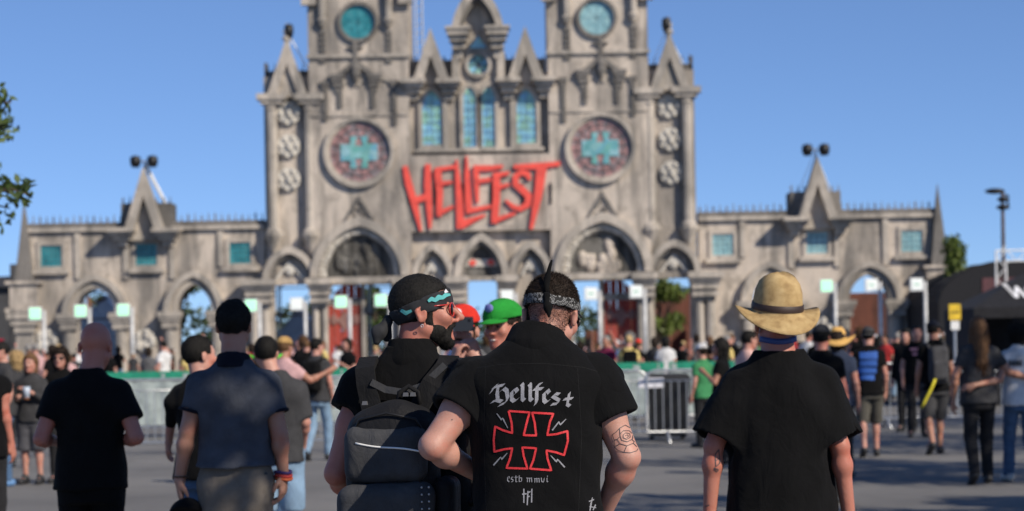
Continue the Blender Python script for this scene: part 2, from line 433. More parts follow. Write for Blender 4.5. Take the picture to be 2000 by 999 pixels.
    hinge = dx1 if s > 0 else dx0; w_ = dx1 - dx0; arc = parch(hinge, 3.9, w_, zd - .1 - 3.9)
    half = [p for p in arc if (p[0] <= hinge + 1e-6 if s > 0 else p[0] >= hinge - 1e-6)]
    if s > 0: leaf = [(dx0, -.2), (dx1, -.2)] + half[::-1]
    else: leaf = [(dx0, -.2), (dx1, -.2)] + half[::-1]
    n_b = 5; door = thing('door', None, None, (0, 0, 0)); door.parent = gate
    for k in range(n_b):
        a0, a1 = dx0 + w_*k/n_b + .02, dx0 + w_*(k+1)/n_b - .02
        fz = lambda x: min((p[1] for p in half if abs(p[0]-x) < .25), default=zd - .1)
        MB().add([(a0, .35, -.2), (a1, .35, -.2), (a1, .35, fz(a1)), (a0, .35, fz(a0)), (a0, .47, -.2), (a1, .47, -.2), (a1, .47, fz(a1)), (a0, .47, fz(a0))],
                 [(0,1,2,3),(7,6,5,4),(0,4,5,1),(1,5,6,2),(2,6,7,3),(3,7,4,0)]).build('door_board', DOORRED, door)
    MB().box(dx0, dx1, .29, .346, 4.0, 4.35).build('door_rail', STONE_T, door)
    m = MB(); mx = (dx0 + dx1)/2
    m.prism([(mx, 3.7), (mx - .25, 3.3), (mx - .85, 3.2), (mx - .25, 3.0), (mx, 2.5), (mx + .25, 3.0), (mx + .85, 3.2), (mx + .25, 3.3)], .28, .346)
    for q in (-.6, .6): m.ball((mx + q, .30, 3.2), (.22, .05, .3), 8, 5)
    m.build('door_ornament', m_stone('door_ornament_paint', (.34, .20, .17), (.20, .10, .09), .6), door)
    MB().box(*sp(X(706, 620), X(714, 620)), .15, .6, -.3, LZ(710, 556)).build('door_post', STONE_T, gate)
    MB().box(*sp(X(764, 620), X(773, 620)), -.12, .6, -.3, LZ(770, 556)).build('door_post', STONE_T, gate)
    MB().prism([(dx0, zd), (dx1, zd), (dx1, zd + .01)] + ([] if 0 else []) + [(dx0, zd + .01)], .2, .5)
    # side bay: slim turret with two shafts, gable, medallions
    bx = LX(565, 300)
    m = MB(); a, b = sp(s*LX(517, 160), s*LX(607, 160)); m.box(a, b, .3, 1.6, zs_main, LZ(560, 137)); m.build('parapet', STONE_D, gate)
    m = MB(); spikes(m, a + .1, b - .1, LZ(560, 137), .6, .38, .55); o_ = m.build('parapet_spikes', STONE_D, gate); o_['kind'] = 'stuff'
    m = MB(); gable(m, s*bx, LZ(566, 78), LZ(566, 192), S(40), .46, -.62, .0)
    m.prism([(s*bx - S(30), LZ(566, 192)), (s*bx + S(30), LZ(566, 192)), (s*bx, LZ(566, 100))], -.4, .2); m.build('gable', STONE_T, gate)
    MB().lathe([(.16, 0), (.26, .18), (.12, .35), (.2, .5), (.02, 1.0)], (s*bx, -.4, LZ(566, 84)), 8).build('finial', STONE_T, gate)
    m = MB(); m.box(s*LX(517, 160) - (.05 if s > 0 else .12), s*LX(517, 160) + (.12 if s > 0 else .05), .3, .5, zs_main, LZ(517, 122)); m.build('finial', STONE_D, gate)
    for xx in (533, 606):
        m = MB(); z0, z1 = LZ(xx, 458), LZ(xx, 190); column(m, X(xx, 300), -.30, z0, z1, .30); m.lathe([(.12, -1.0), (.34, -.5), (.55, -.1), (.55, .05)], (X(xx, 300), -.30, z0), 10)
        m.build('shaft', STONE_T, gate, False)
        m = MB(); m.box(X(xx, 200) - .8, X(xx, 200) + .8, -.82, .1, LZ(xx, 198), LZ(xx, 186)); m.box(X(xx, 200) - .6, X(xx, 200) + .6, -.70, .1, LZ(xx, 206), LZ(xx, 198)); m.build('shaft_capital', STONE_T, gate)
        m = MB()
        zz = z0 - 1.2
        for q in range(5): m.box(X(xx, 300) - .14, X(xx, 300) + .14, -.16, .0, zz - .3*q - .2, zz - .3*q)
        m.build('pendant_carving', STONE_D, gate)
    for yy in (222, 286, 351): medallion(s*LX(565, yy), LZ(565, yy), S(23), gate)
    # pointed blind arches between the portals
    for cx0, wo, yb, ya in ((567, 52, 546, 482), (846, 42, 542, 474)):
        c0 = s*LX(cx0, 520); zb, za = LZ(cx0, yb), LZ(cx0, ya); h = za - zb
        MB().prism(ring_arch(c0, zb, S(wo), h, S(wo-12), h*.78), -.62, .0).build('pointed_arch_moulding', STONE_T, gate)
        MB().prism(ring_arch(c0, zb, S(wo-12), h*.78, S(wo-17), h*.68), -.40, .0).build('pointed_arch_moulding', STONE_D, gate)
        m = MB(); gable(m, c0, zb + h*.58, zb, S(wo-22), .14, -.22, .0)
        m.ball((c0, -.1, zb + h*.3), (.3, .15, .35), 8, 6); m.build('arch_carving', STONE_W, gate)
    # piers with stepped capitals
    for x0, x1, top, bot in ((479, 540, 547, 602), (604, 650, 545, 600), (770, 812, 543, 600), (873, 914, 541, 600)):
        a, b = sp(X(x0, 580), X(x1, 580)); zt, zb = LZ((x0+x1)/2, top), LZ((x0+x1)/2, bot); h = zt - zb; w = (b - a)/2; c = (a + b)/2
        m = MB()
        for f, q0, q1 in ((1.12, .0, .22), (.98, .22, .36), (.86, .36, .60), (.74, .60, .72), (.84, .72, .86), (.66, .86, 1.0)):
            m.box(c - w*f, c + w*f, -1.25*f, -.02, zt - h*q1, zt - h*q0)
        m.build('pier_capital', STONE_T, gate)
        m = MB()
        for q in (-.36, .36): m.lathe([(w*.42, -.6), (w*.42, .3), (w*.3, .5), (w*.28, zb + .02)], (c + w*q, -.5, 0), 10)
        m.build('pier_shaft', STONE_T, gate); MB().box(c - w*.62, c + w*.62, -.30, .0, -.4, zb).build('pier_core', STONE, gate)
    # side gables and lancets of the nave front
    gx = LX(842, 110)
    m = MB(); gable(m, s*gx, LZ(842, 58), LZ(842, 168), S(38), .5, -.75, .3)
    m.prism([(s*gx - S(29), LZ(842, 168)), (s*gx + S(29), LZ(842, 168)), (s*gx, LZ(842, 82))], -.18, .35); m.build('gable', STONE_T, gate)
    for xx in (808, 877):
        m = MB(); corbel(m, X(xx, 170), LZ(xx, 158), 1.35, 1.1, 0.0, 1.2); m.build('corbel', STONE_T, gate)
    m = MB(); a, b = sp(s*LX(803, 130), s*LX(886, 130)); m.box(a, b, .05, 1.5, zs_main - .02, LZ(842, 118)); m.build('parapet', STONE_D, gate)
    m = MB(); spikes(m, a + .1, b - .1, LZ(842, 118), .4, .4, .35); m.build('parapet_spikes', STONE_D, gate)['kind'] = 'stuff'

def lancet(cx, zb, zt, w, nm='lancet_window'):
    h = min(w*1.9, (zt - zb)*.4); zs = zt - h
    shp = lambda k: [(cx - w - k, zb - k), (cx + w + k, zb - k)] + parch(cx, zs, w + k, h + k*1.3)[::-1]
    fr = MB().prism([shp(.22), shp(.0)], -.22, -.005).build('lancet_frame', STONE_T, gate)
    gl = MB().prism(shp(.05), -.10, -.02).build(nm, GLASS, gate)
    m = MB(); m.tube([(cx, -.12, zb), (cx, -.12, zt - .1)], .014, 5)
    z = zb + .35
    while z < zs + h*.4: m.tube([(cx - w, -.12, z), (cx + w, -.12, z)], .010, 5); z += .42
    for q in (-.5, .5): m.tube([(cx + q*w, -.12, zb), (cx + q*w, -.12, zs + h*.2)], .008, 5)
    m.build('lead_bars', LEAD, gl)
for s in (1, -1): lancet(s*LX(844, 230), LZ(844, 284), LZ(844, 178), S(19))
for s in (1, -1): lancet(s*S(18), LZ(937, 288), LZ(937, 170), S(12.5))
# nave front centre: tall pointed gable with round and triangular lights
zb0 = zs_main - .02; zt0 = LZ(937, 78)
body = [(-S(50), zb0), (S(50), zb0), (S(50), zt0)] + parch(0, zt0, S(50), S(100))[::-1][1:-1] + [(-S(50), zt0)]
rd = circ(0, LZ(937, 128), S(21), 28)
MB().prism([body, rd], -.02, 1.4).build('nave_gable_wall', STONE, gate)
MB().prism(ring_arch(0, zt0, S(52), S(104), S(38), S(82)), -.95, -.03).build('nave_gable_moulding', STONE_T, gate)
MB().prism(ring_arch(0, zt0, S(37.5), S(81), S(32), S(72)), -.6, -.03).build('nave_gable_moulding', STONE_D, gate)
for s in (1, -1):
    m = MB(); corbel(m, s*S(38), LZ(937, 62), 1.15, 1.5, 0.0, 1.2); m.box(s*S(38) - .68, s*S(38) + .68, -1.3, .1, LZ(937, 63), LZ(937, 57)); m.build('corbel', STONE_T, gate)
    m = MB(); m.box(s*S(44) - .2, s*S(44) + .2, -.4, -.025, LZ(937, 160), LZ(937, 104)); m.build('pilaster', STONE_T, gate)
    m = MB(); m.box(s*S(66) - .14, s*S(66) + .14, -.28, -.005, LZ(937, 293), LZ(937, 185)); m.build('pilaster', STONE_T, gate)
MB().prism([circ(0, LZ(937, 128), S(26), 28), circ(0, LZ(937, 128), S(20), 28)], -.25, -.03).build('round_window_rim', STONE_T, gate)
rw = MB().prism(circ(0, LZ(937, 128), S(21.5), 28), .10, .16).build('round_window', GLASS, gate)
m = MB()
for k in range(3): m.tube([(S(20)*cos(k*pi/3), .08, LZ(937, 128) + S(20)*sin(k*pi/3)), (-S(20)*cos(k*pi/3), .08, LZ(937, 128) - S(20)*sin(k*pi/3))], .035, 5)
m.build('lead_bars', LEAD, rw)
MB().prism([(-S(17), LZ(937, 95)), (S(17), LZ(937, 95)), (S(6), LZ(937, 80)), (0, LZ(937, 70)), (-S(6), LZ(937, 80))], -.12, -.03).build('triangle_window', GLASS, gate)
MB().box(-S(126), S(126), -.35, -.005, LZ(937, 297), LZ(937, 291)).build('sill_course', STONE_T, gate)
MB().box(-S(126), S(126), -.14, -.006, LZ(937, 302), LZ(937, 297)).build('sill_course', STONE_D, gate)
# centre arch with red-marked tympanum
zb, za = LZ(937, 541), LZ(937, 456); h = za - zb
MB().prism(ring_arch(0, zb, S(54), h, S(40), h*.82), -.75, .0).build('pointed_arch_moulding', STONE_T, gate)
MB().prism(ring_arch(0, zb, S(40), h*.82, S(34), h*.72), -.5, .0).build('pointed_arch_moulding', STONE_D, gate)
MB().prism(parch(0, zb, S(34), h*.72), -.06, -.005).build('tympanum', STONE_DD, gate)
m = MB(); m.prism([(-1.0, zb + .55), (1.0, zb + .55), (.9, zb + .95), (-.9, zb + .95)], -.16, -.05); m.build('pale_plaque', STONE_W, gate)
for q in (-1, 1): MB().prism([(q*.72, zb + .75), (q*.5, zb + .95), (q*.24, zb + .75), (q*.5, zb + .57)], -.22, -.165).build('red_mark', RED, gate)
MB().box(-S(34), S(34), -.4, .1, LZ(937, 549), LZ(937, 541) - .002).build('lintel', STONE_T, gate)

MB().box(LX(802, 300) + .01, -LX(802, 300) - .01, -.53, -.012, LZ(937, 452), LZ(937, 304)).build('lettering_panel', STONE, gate)
# --- red lettering: each letter painted as broad strokes cut from board
def tri_strokes(strokes, conv, y0, y1, mb, k=0.0):
    for i, st in enumerate(strokes):
        pts = [conv(x, y) for x, y, w in st]; ws = [w for x, y, w in st]
        lft, rgt = [], []
        for j in range(len(pts)):
            a = Vector(pts[max(j-1, 0)]); b = Vector(pts[min(j+1, len(pts)-1)]); d = (b - a).normalized(); n = Vector((-d.y, d.x))
            p = Vector(pts[j]); lft.append(tuple(p + n*ws[j]/2)); rgt.append(tuple(p - n*ws[j]/2))
        mb.prism(lft + rgt[::-1], y0 - .012*i, y1)
    return mb
cv = .1802
def lc(x, y): return L(760 + x*cv, 290 + y*cv)
def W(st): return [[(x, y, w*cv*KF) for x, y, w in q] for q in st]
LET = [
 [[(178,205,50),(215,380,75),(290,640,70),(350,905,24)], [(425,185,62),(425,420,78),(445,700,60),(450,880,22)], [(270,580,70),(430,530,70)]],
 [[(530,235,75),(555,500,70),(545,750,55)], [(505,245,45),(725,213,40)], [(540,395,50),(690,378,30)], [(525,720,60),(705,640,30)]],
 [[(735,135,16),(745,300,50),(768,600,75),(775,880,80)], [(770,840,95),(1045,732,26)]],
 [[(842,95,14),(850,300,55),(862,560,70),(868,700,66)], [(840,692,60),(1110,640,36)]],
 [[(945,225,60),(952,420,55),(962,600,28)], [(915,228,62),(1090,228,58),(1235,208,34)], [(950,372,50),(1105,348,44)]],
 [[(1165,300,80),(1165,560,78),(1140,825,74)], [(1125,308,55),(1305,280,36)], [(1165,440,48),(1305,402,34)], [(1120,800,60),(1372,712,32)]],
 [[(1525,355,40),(1500,290,62),(1430,268,66),(1372,318,70),(1372,400,72),(1440,458,76),(1512,530,78),(1500,620,74),(1420,668,62),(1340,640,48),(1262,570,18)]],
 [[(1350,214,46),(1600,205,66),(1850,178,46)], [(1655,205,112),(1625,450,92),(1590,640,74),(1538,885,34)]],
]
for i, st in enumerate(LET):
    tri_strokes(W(st), lc, -.70 - .003*i, -.60 + .0, MB()).build('letter', RED, gate)
for xx in (800, 850, 905, 960, 1020, 1075): MB().box(LX(xx, 380) - .06, LX(xx, 380) + .06, -.61, .0, LZ(xx, 400), LZ(xx, 360)).build('letter_bracket', BLACK, gate)

# --- wings
def wing(s):
    w = thing('wing_wall', ('long grey gate wing with deep teal square windows, beside the dark building' if s > 0 else 'long grey gate wing with pale teal square windows, beside the slim green tree'), 'wall', (CX*KF, DF, 0))
    X = lambda x, y=500: s * LX(x, y)
    sp = lambda a, b: (min(a, b), max(a, b))
    x0, x1 = LX(46, 500), LX(516, 500) - .01; zt = LZ(280, 446)
    A1 = (LX(186, 600), S(40), LZ(186, 612), S(50)); A2 = (LX(379, 600), S(35), LZ(379, 608), S(53))
    hole = lambda A: [(A[0]-A[1], zG + .1), (A[0]+A[1], zG + .1)] + parch(A[0], A[2], A[1], A[3])[::-1]
    wins = [(98, 500), (284, 497), (468, 494)]
    wr = [(LX(x, y) - S(21), LX(x, y) + S(21), LZ(x, y) - S(21), LZ(x, y) + S(21)) for x, y in wins]
    loops = [[(x0, zG), (x1, zG), (x1, zt), (x0, zt)], hole(A1), hole(A2)] + [[(a, c), (b, c), (b, d), (a, d)] for a, b, c, d in wr]
    MB().prism([mir(l, s) for l in loops], .3, 1.3).build('wall', STONE, w)
    # parapet and spikes
    a, b = sp(s*x0, s*x1); zp = LZ(280, 433)
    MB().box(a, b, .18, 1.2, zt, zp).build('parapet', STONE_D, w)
    m = MB(); z_ = zt - .02; m.box(a, b, .06, .18, zt - .12, zt + .08); m.build('string_course', STONE_T, w)
    m = MB(); spikes(m, a + .1, b - .1, zp, .4, .36, .45); m.build('parapet_spikes', STONE_D, w)['kind'] = 'stuff'
    # square windows
    for k, (a_, b_, c_, d_) in enumerate(wr):
        a, b = sp(s*a_, s*b_)
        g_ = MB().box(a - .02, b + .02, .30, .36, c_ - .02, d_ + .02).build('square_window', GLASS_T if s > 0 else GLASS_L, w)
        m = MB()
        for q in range(1, 4): m.tube([(a, .295, c_ + (d_-c_)*q/4), (b, .295, c_ + (d_-c_)*q/4)], .013, 4); m.tube([(a + (b-a)*q/4, .295, c_), (a + (b-a)*q/4, .295, d_)], .013, 4)
        m.build('lead_bars', LEAD, g_)
        m = MB(); m.prism([[(a-.2, c_-.2), (b+.2, c_-.2), (b+.2, d_+.2), (a-.2, d_+.2)], [(a+.01, c_+.01), (b-.01, c_+.01), (b-.01, d_-.01), (a+.01, d_-.01)]], .20, .40); m.build('window_frame', STONE_T, w)
        MB().box(a - .4, b + .4, -.02, .32, c_ - .42, c_ - .2).build('window_sill', STONE_T, w)
    # arches
    for (c0, hw, zs, hh) in (A1, A2):
        c0 *= s
        MB().prism(ring_arch(c0, zs, hw + S(24), hh + S(26), hw + S(12), hh + S(14)), -.22, .298).build('arch_moulding', STONE_T, w)
        MB().prism(ring_arch(c0, zs, hw + S(12), hh + S(14), hw - .02, hh - .02), .02, .60).build('arch_moulding', STONE_T, w)
        for q in (-1, 1):
            xx = c0 + q*(hw + S(11)); m = MB()
            for f, u0, u1 in ((1.0, 0, .3), (.86, .3, .5), (.7, .5, .9)): m.box(xx - .62*f, xx + .62*f, -.55*f, .296, zs - u1, zs - u0)
            m.build('capital', STONE_T, w)
            m = MB(); m.lathe([(.5, -.5), (.5, .3), (.36, .5), (.34, zs - .88)], (xx - .0, .05, 0), 10); m.build('column', STONE_T, w)
    # pilaster strips and skull clusters
    for xx in (150, 335, 430, 245):
        MB().box(X(xx, 500) - .16, X(xx, 500) + .16, .16, .298, LZ(xx, 545 if xx != 430 else 520), zt - .13).build('pilaster', STONE_T, w)
    for xx in (90, 282):
        m = MB(); m.prism(circ(X(xx, 665), LZ(xx, 665), .62, 16), .12, .31)
        for k in range(5): skull(m, X(xx, 665) + .42*cos(k*1.257), LZ(xx, 665) + .42*sin(k*1.257), .3, .06)
        m.build('skull_relief', STONE_W, w)
    # gabled turret block
    a, b = sp(X(236, 420), X(334, 420))
    MB().box(a, b, .05, 1.8, LZ(284, 452), LZ(284, 397)).build('turret_block', STONE_D, w)
    m = MB(); spikes(m, a + .08, b - .08, LZ(284, 397), .3, .36, .42); m.build('parapet_spikes', STONE_D, w)['kind'] = 'stuff'
    gx = X(284, 400); m = MB(); gable(m, gx, LZ(284, 330), LZ(284, 450), S(38), .46, -.7, .1)
    m.prism([(gx - S(30), LZ(284, 470)), (gx + S(30), LZ(284, 470)), (gx + S(30), LZ(284, 452)), (gx, LZ(284, 352)), (gx - S(30), LZ(284, 452))], -.1, .2); m.build('gable', STONE_T, w)
    for xx in (240, 328): m = MB(); corbel(m, X(xx, 455), LZ(xx, 447), 1.5, .95, .2, 1.2); m.build('corbel', STONE_T, w)
    # end spire and buttress
    ex = X(48, 500); m = MB()
    m.lathe([(.72, 0), (.66, .3), (.40, S(70)), (.02, S(165))], (ex, .1, LZ(48, 556)), 4); m.build('end_spire', STONE_D, w)
    m = MB(); m.box(ex - .75, ex + .75, -.45, 1.0, LZ(48, 603), LZ(48, 553)); m.box(ex - .95, ex + .95, -.65, 1.1, LZ(48, 611), LZ(48, 603)); m.box(ex - .95, ex + .95, -.62, 1.1, LZ(48, 556), LZ(48, 550))
    m.build('end_buttress', STONE, w)
    m = MB()
    for f, u0, u1 in ((1.0, 0, .35), (.8, .35, .7), (.6, .7, 1.1)): m.box(ex - .9*f, ex + .9*f, -.6*f, .7, LZ(48, 611) - u1, LZ(48, 611) - u0)
    m.box(ex - .48, ex + .48, -.2, .6, -.4, LZ(48, 640)); m.build('end_buttress_foot', STONE_T, w)
    return w
wings = [wing(1), wing(-1)]

# floodlights on the gable tips with their white stays
def floodlight(x, y, z, hd, label, grp, stay):
    f = thing('floodlight', label, 'floodlight', (x, y, z), 0, grp)
    MB().tube([(0, .1, -.3), (0, .1, .5)], .05, 6).build('bracket', STEEL, f)
    if hd == 2:
        m = MB(); m.tube([(-.5, .1, .42), (.5, .1, .42)], .04, 6); m.build('cross_arm', STEEL, f)
        for q in (-.46, .46):
            m = MB(); m.lathe([(.20, -.25), (.30, 0), (.28, .3), (.1, .38)], (q, .0, .35), 10); m.build('lamp_head', BLACK, f, True)
    else:
        m = MB(); m.lathe([(.16, -.35), (.26, 0), (.24, .35), (.1, .45)], (0, .0, .45), 10); m.build('lamp_head', BLACK, f, True)
    for (dx, dz, r) in stay:
        MB().tube([(0, .3, .3), (dx, 1.0, dz)], r, 6).build('stay_rod', WHITEP, f)
g0 = CX*KF
for s, lb in ((1, 'floodlight on the gable tip of the wing with deep teal windows'), (-1, 'floodlight on the gable tip of the wing with pale teal windows')):
    floodlight(g0 + s*LX(284, 325), DF - .4, LZ(284, 332), 2, 'twin black ' + lb, 'twin floodlights on the wing gables', [(1.0, -1.9, .10 if s > 0 else .03), (-.9, -1.9, .02)])
for s, lb in ((1, 'single black floodlight on the turret tip below the deep teal round window'), (-1, 'single black floodlight on the turret tip below the pale round window')):
    floodlight(g0 + s*LX(566, 75), DF - .4, LZ(566, 82), 1, lb, 'single floodlights on the tower turrets', [(1.15, -1.9, .035), (-.85, -1.9, .02)])
m = MB()
for q in (0, .35): m.tube([(q, 0, 0), (q, 0, 9)], .045, 6)
for k in range(18): m.tube([(0, 0, k*.5), (.35, 0, k*.5 + .25)], .025, 5)
_o = m.build('lattice_mast', STEEL); _o.location = (g0 + LX(808, 60), DF + 3.0, 12.5)
tag(_o, 'thin pale lattice mast standing beside the tower with the deep teal round window', 'mast')
# ------------------------------------------------------------------ vegetation
def m_leaf(name, a, b):
    t = NT('leaf_' + name); c = t.ramp(t.noise(sc=1.1, det=5), [(.3, a), (.7, b)])
    c = t.mix(.6, c, t.ramp(t.noise(sc=14, det=2), [(.3, (.55,)*3), (.7, (1.35,)*3)]), 'MULTIPLY')
    t.b.inputs['Transmission Weight'].default_value = 0
    return t.out(c, .55, 0, .35)
LEAF_A = m_leaf('olive', (.035, .062, .018), (.085, .125, .030))
LEAF_B = m_leaf('bright', (.070, .110, .020), (.150, .190, .040))
LEAF_F = m_leaf('far', (.030, .050, .020), (.060, .085, .030))
BARK = m_plain('bark', (.085, .065, .048), .9, 0.0, .4, 8, .6)
def leaves_mesh(name, clumps, n, size, seed, mat, parent, fill=.55):
    """clumps: (cx,cy,cz,rx,ry,rz); leaf-sized faces spread through them"""
    r = np.random.default_rng(seed); w = np.array([c[3]*c[4]*c[5] for c in clumps])**.67; w /= w.sum()
    k = r.choice(len(clumps), n, p=w); C = np.array(clumps)[k]
    d = r.normal(size=(n, 3)); d /= np.linalg.norm(d, axis=1)[:, None]
    q = r.random(n)**(1/3) * (1 - fill) + fill * r.random(n)**.18
    c = C[:, :3] + d * q[:, None] * C[:, 3:] + r.normal(size=(n, 3))*size*.6
    u = r.normal(size=(n, 3)); u /= np.linalg.norm(u, axis=1)[:, None]
    v = np.cross(u, r.normal(size=(n, 3))); v /= np.linalg.norm(v, axis=1)[:, None]
    s = size * r.uniform(.6, 1.25, n)[:, None]
    V = np.stack([c - u*s, c + v*s*.5, c + u*s, c - v*s*.5], 1).reshape(-1, 3)
    return np_mesh(name, V, np.arange(4*n).reshape(n, 4), mat, parent, False)
def np_mesh(name, V, Q, mat, parent, smooth=True):
    me = bpy.data.meshes.new(name); nq = len(Q); k = Q.shape[1]
    me.vertices.add(len(V)); me.vertices.foreach_set('co', np.asarray(V, np.float32).ravel())
    me.loops.add(nq*k); me.loops.foreach_set('vertex_index', np.asarray(Q, np.int32).ravel())
    me.polygons.add(nq); me.polygons.foreach_set('loop_start', np.arange(0, nq*k, k, dtype=np.int32))
    me.polygons.foreach_set('loop_total', np.full(nq, k, np.int32))
    if smooth: me.polygons.foreach_set('use_smooth', np.ones(nq, bool))
    me.update(calc_edges=True); me.validate()
    return link(name, me, mat, parent)
def tree(name, label, loc, H, clumps, n, size, seed, mat, trunk_r=.18, group=None, cat='tree'):
    t = thing(name, label, cat, loc, 0, group); r = random.Random(seed)
    top = max(c[2] for c in clumps)
    mb = MB(); mb.tube([(0, 0, -.1), (.05, 0, H*.2), (-.04, .06, H*.45), (.03, 0, min(H*.8, top))], [trunk_r*1.2, trunk_r, trunk_r*.75, trunk_r*.25], 9)
    for c in clumps:
        z0 = H*r.uniform(.22, .45); mid = Vector((c[0]*.5, c[1]*.5, (z0 + c[2])*.5 + .15*abs(c[0])))
        mb.tube([(0, 0, z0), mid, (c[0], c[1], c[2])], [trunk_r*.5, trunk_r*.32, trunk_r*.08], 6)
        for k in range(2):
            e = Vector((c[0] + r.uniform(-1, 1)*c[3]*.8, c[1] + r.uniform(-1, 1)*c[4]*.8, c[2] + r.uniform(-.6, .8)*c[5])); mb.tube([mid, (mid + e)/2 + Vector((0, 0, .1)), e], [trunk_r*.22, trunk_r*.14, trunk_r*.04], 5)
    mb.build('trunk', BARK, t, True)
    leaves_mesh('crown', clumps, n, size, seed, mat, t)
    return t
def rc(seed, n, spread, rad, z0, z1):
    r = random.Random(seed); return [(r.uniform(-1, 1)*spread, r.uniform(-1, 1)*spread, r.uniform(z0, z1), rad*r.uniform(.6, 1.1), rad*r.uniform(.6, 1.1), rad*r.uniform(.5, .9)) for _ in range(n)]

# leafy tree whose branch tips hang into the picture beside the dark building
tb = Vector((-7.0, 17.5, 0))
bt = [P(5, 250, 17.5), P(18, 375, 17.3), P(-25, 215, 17.6), P(-30, 330, 17.4), P(-5, 425, 17.5), P(38, 372, 17.4), P(-60, 280, 17.5), P(2, 190, 17.5)]
cl = [(p.x - tb.x, p.y - tb.y, p.z, .16 if i < 7 else .1, .16, .12) for i, p in enumerate(bt)] + rc(3, 12, 1.5, .8, 3.2, 6.0)
tree('leafy_tree', 'olive green tree whose leafy branch tips reach past the dark building', tb, 6.2, cl, 9000, .055, 3, LEAF_A, .16)
# unseen tall tree, crown clumps placed sunward to shade the bald and polo-shirted men
_a = random.Random(5); _cl = []
for (tx, ty) in ((-2.13, 10.2), (-1.29, 9.2)):
    for tz in ((1.0, 1.2, 1.4, 1.62) if ty > 10 else (.95, 1.48, 1.65)):
        for _k in range(2):
            tt = (_a.uniform(-1.3, .3) - (.731*tx - .682*ty))/.819; q = Vector((tx + _a.uniform(-.2, .2), ty, tz)) + SUN_DIR*tt; _cl.append((q.x - 5.7, q.y - 5.4, q.z, *((.40, .40, .28) if ty > 10 else (.23, .23, .17))))
tree('tall_tree', 'unseen tall leafy tree, crown shaped to shade the bald and polo-shirted men', (5.7, 5.4, 0), 8.6, _cl, 2300, .085, 19, LEAF_A, .14)
# shade trees beside the path, out of frame, whose shade falls across the asphalt
for i, (x, y, h, n, rd, sd) in enumerate([(12.5, 16.5, 8.5, 13, 1.3, 12), (13.8, 22.0, 9.0, 14, 1.5, 13), (10.5, 11.5, 8.0, 10, 1.0, 14), (16.5, 30.0, 9.0, 14, 1.6, 15)]):
    tree('shade_tree', 'broad leafy tree beside the path casting shade on the asphalt', (x, y, 0), h, rc(sd, n, 2.0, rd, h*.66, h), 5200, .10, sd, LEAF_A, .17, 'shade trees along the path')
# slim bright tree at the end of the gate
q = P(1868, 680, 103)
tree('slim_tree', 'slim bright green tree growing at the end of the gate wing', (q.x, 103, 0), 6.4, [(0, 0, z, .55, .55, .6) for z in (2.4, 3.2, 4.0, 4.8, 5.6, 6.2)] + [(.5, 0, 4.3, .5, .5, .5), (-.2, 0, 6.5, .3, .3, .4)], 2600, .16, 21, LEAF_B, .12)
for i, (px, D, h, w_, mt, lb) in enumerate([(1288, 135, 5.6, 1.5, LEAF_B, 'bright green bush tree seen through the gate bay beside the red door'), (1335, 160, 6.4, 1.9, LEAF_A, 'dark green tree seen through the gate bay above the rust-brown containers'),
        (1745, 150, 5.2, 2.2, LEAF_A, 'broad dark green tree seen through the wing archway'), (350, 130, 8.5, 1.3, LEAF_A, 'thin dark tree seen through the wing archway beside the gate pier'), (735, 150, 6.5, 1.8, LEAF_A, 'loose dark tree seen through the portal beside the red door')]):
    tree('background_tree', lb, (GX(px, D), D, 0), h, rc(40 + i, 9, w_*.8, w_*.55, h*.45, h*.95), 3000, .2, 40 + i, mt, .16)
fw = leaves_mesh('far_wood', [(x, 250 + 14*sin(x), 2.5 + 1.0*sin(x*.21) + (1.5 if x < -20 else 0), 6, 6, 4.4 + 1.2*sin(x*.33 + 1)) for x in range(-120, 125, 5)], 26000, .55, 77, LEAF_F, None, .3)
tag(fw, 'low dark green far-off wood seen through the gate archways', 'wood', None, 'stuff')

# ------------------------------------------------------------------ buildings and kit behind the gate
WALLG = m_plain('dark_cladding', (.055, .055, .058), .7, 0, .3, 2)
b = thing('dark_building', 'low dark grey clad building beyond the end of the gate wing', 'building', (-31.5, 118, 0))
MB().box(-7, 3.0, 0, 12, 0, 5.6).build('wall', WALLG, b); MB().frustum(-7.4, 3.4, -.4, 12.4, 5.61, 6.3, 1.2).build('roof', m_plain('dark_roof', (.035, .035, .038), .6), b)
for k in range(9): MB().box(-6.8 + k*1.08, -6.74 + k*1.08, -.06, -.004, .1, 5.5).build('cladding_rib', WALLG, b)
MB().box(1.7, 2.3, .5, 1.1, 5.9, 7.0).build('chimney', WALLG, b)
RUST = m_stone('rust_container_paint', (.22, .085, .055), (.10, .05, .04), .6)
for i, (x, D, w_, h) in enumerate([(5.2, 140, 6.0, 2.6), (12.4, 142, 6.0, 2.6), (7.8, 143.5, 6.0, 5.2), (22.6, 142, 6.0, 5.0), (29.5, 141, 6.0, 2.6)]):
    c = thing('container', 'rust-brown steel container behind the gate, ' + ('below the dark green tree', 'low one beside the red door', 'double-stacked beside the red door', 'tall one in the wing archway', 'low one by the broad tree')[i], 'container', (x, D, 0), 0, 'rust-brown containers behind the gate')
    MB().box(0, w_, 0, 2.4, 0.02, h).build('body', RUST, c)
    m = MB()
    for k in range(20): m.box(w_*(k + .2)/20, w_*(k + .6)/20, -.05, -.004, .12, h - .1)
    m.build('corrugation', RUST, c)['kind'] = 'stuff'
WHITEC = m_cloth('white_canvas', (.62, .63, .65))
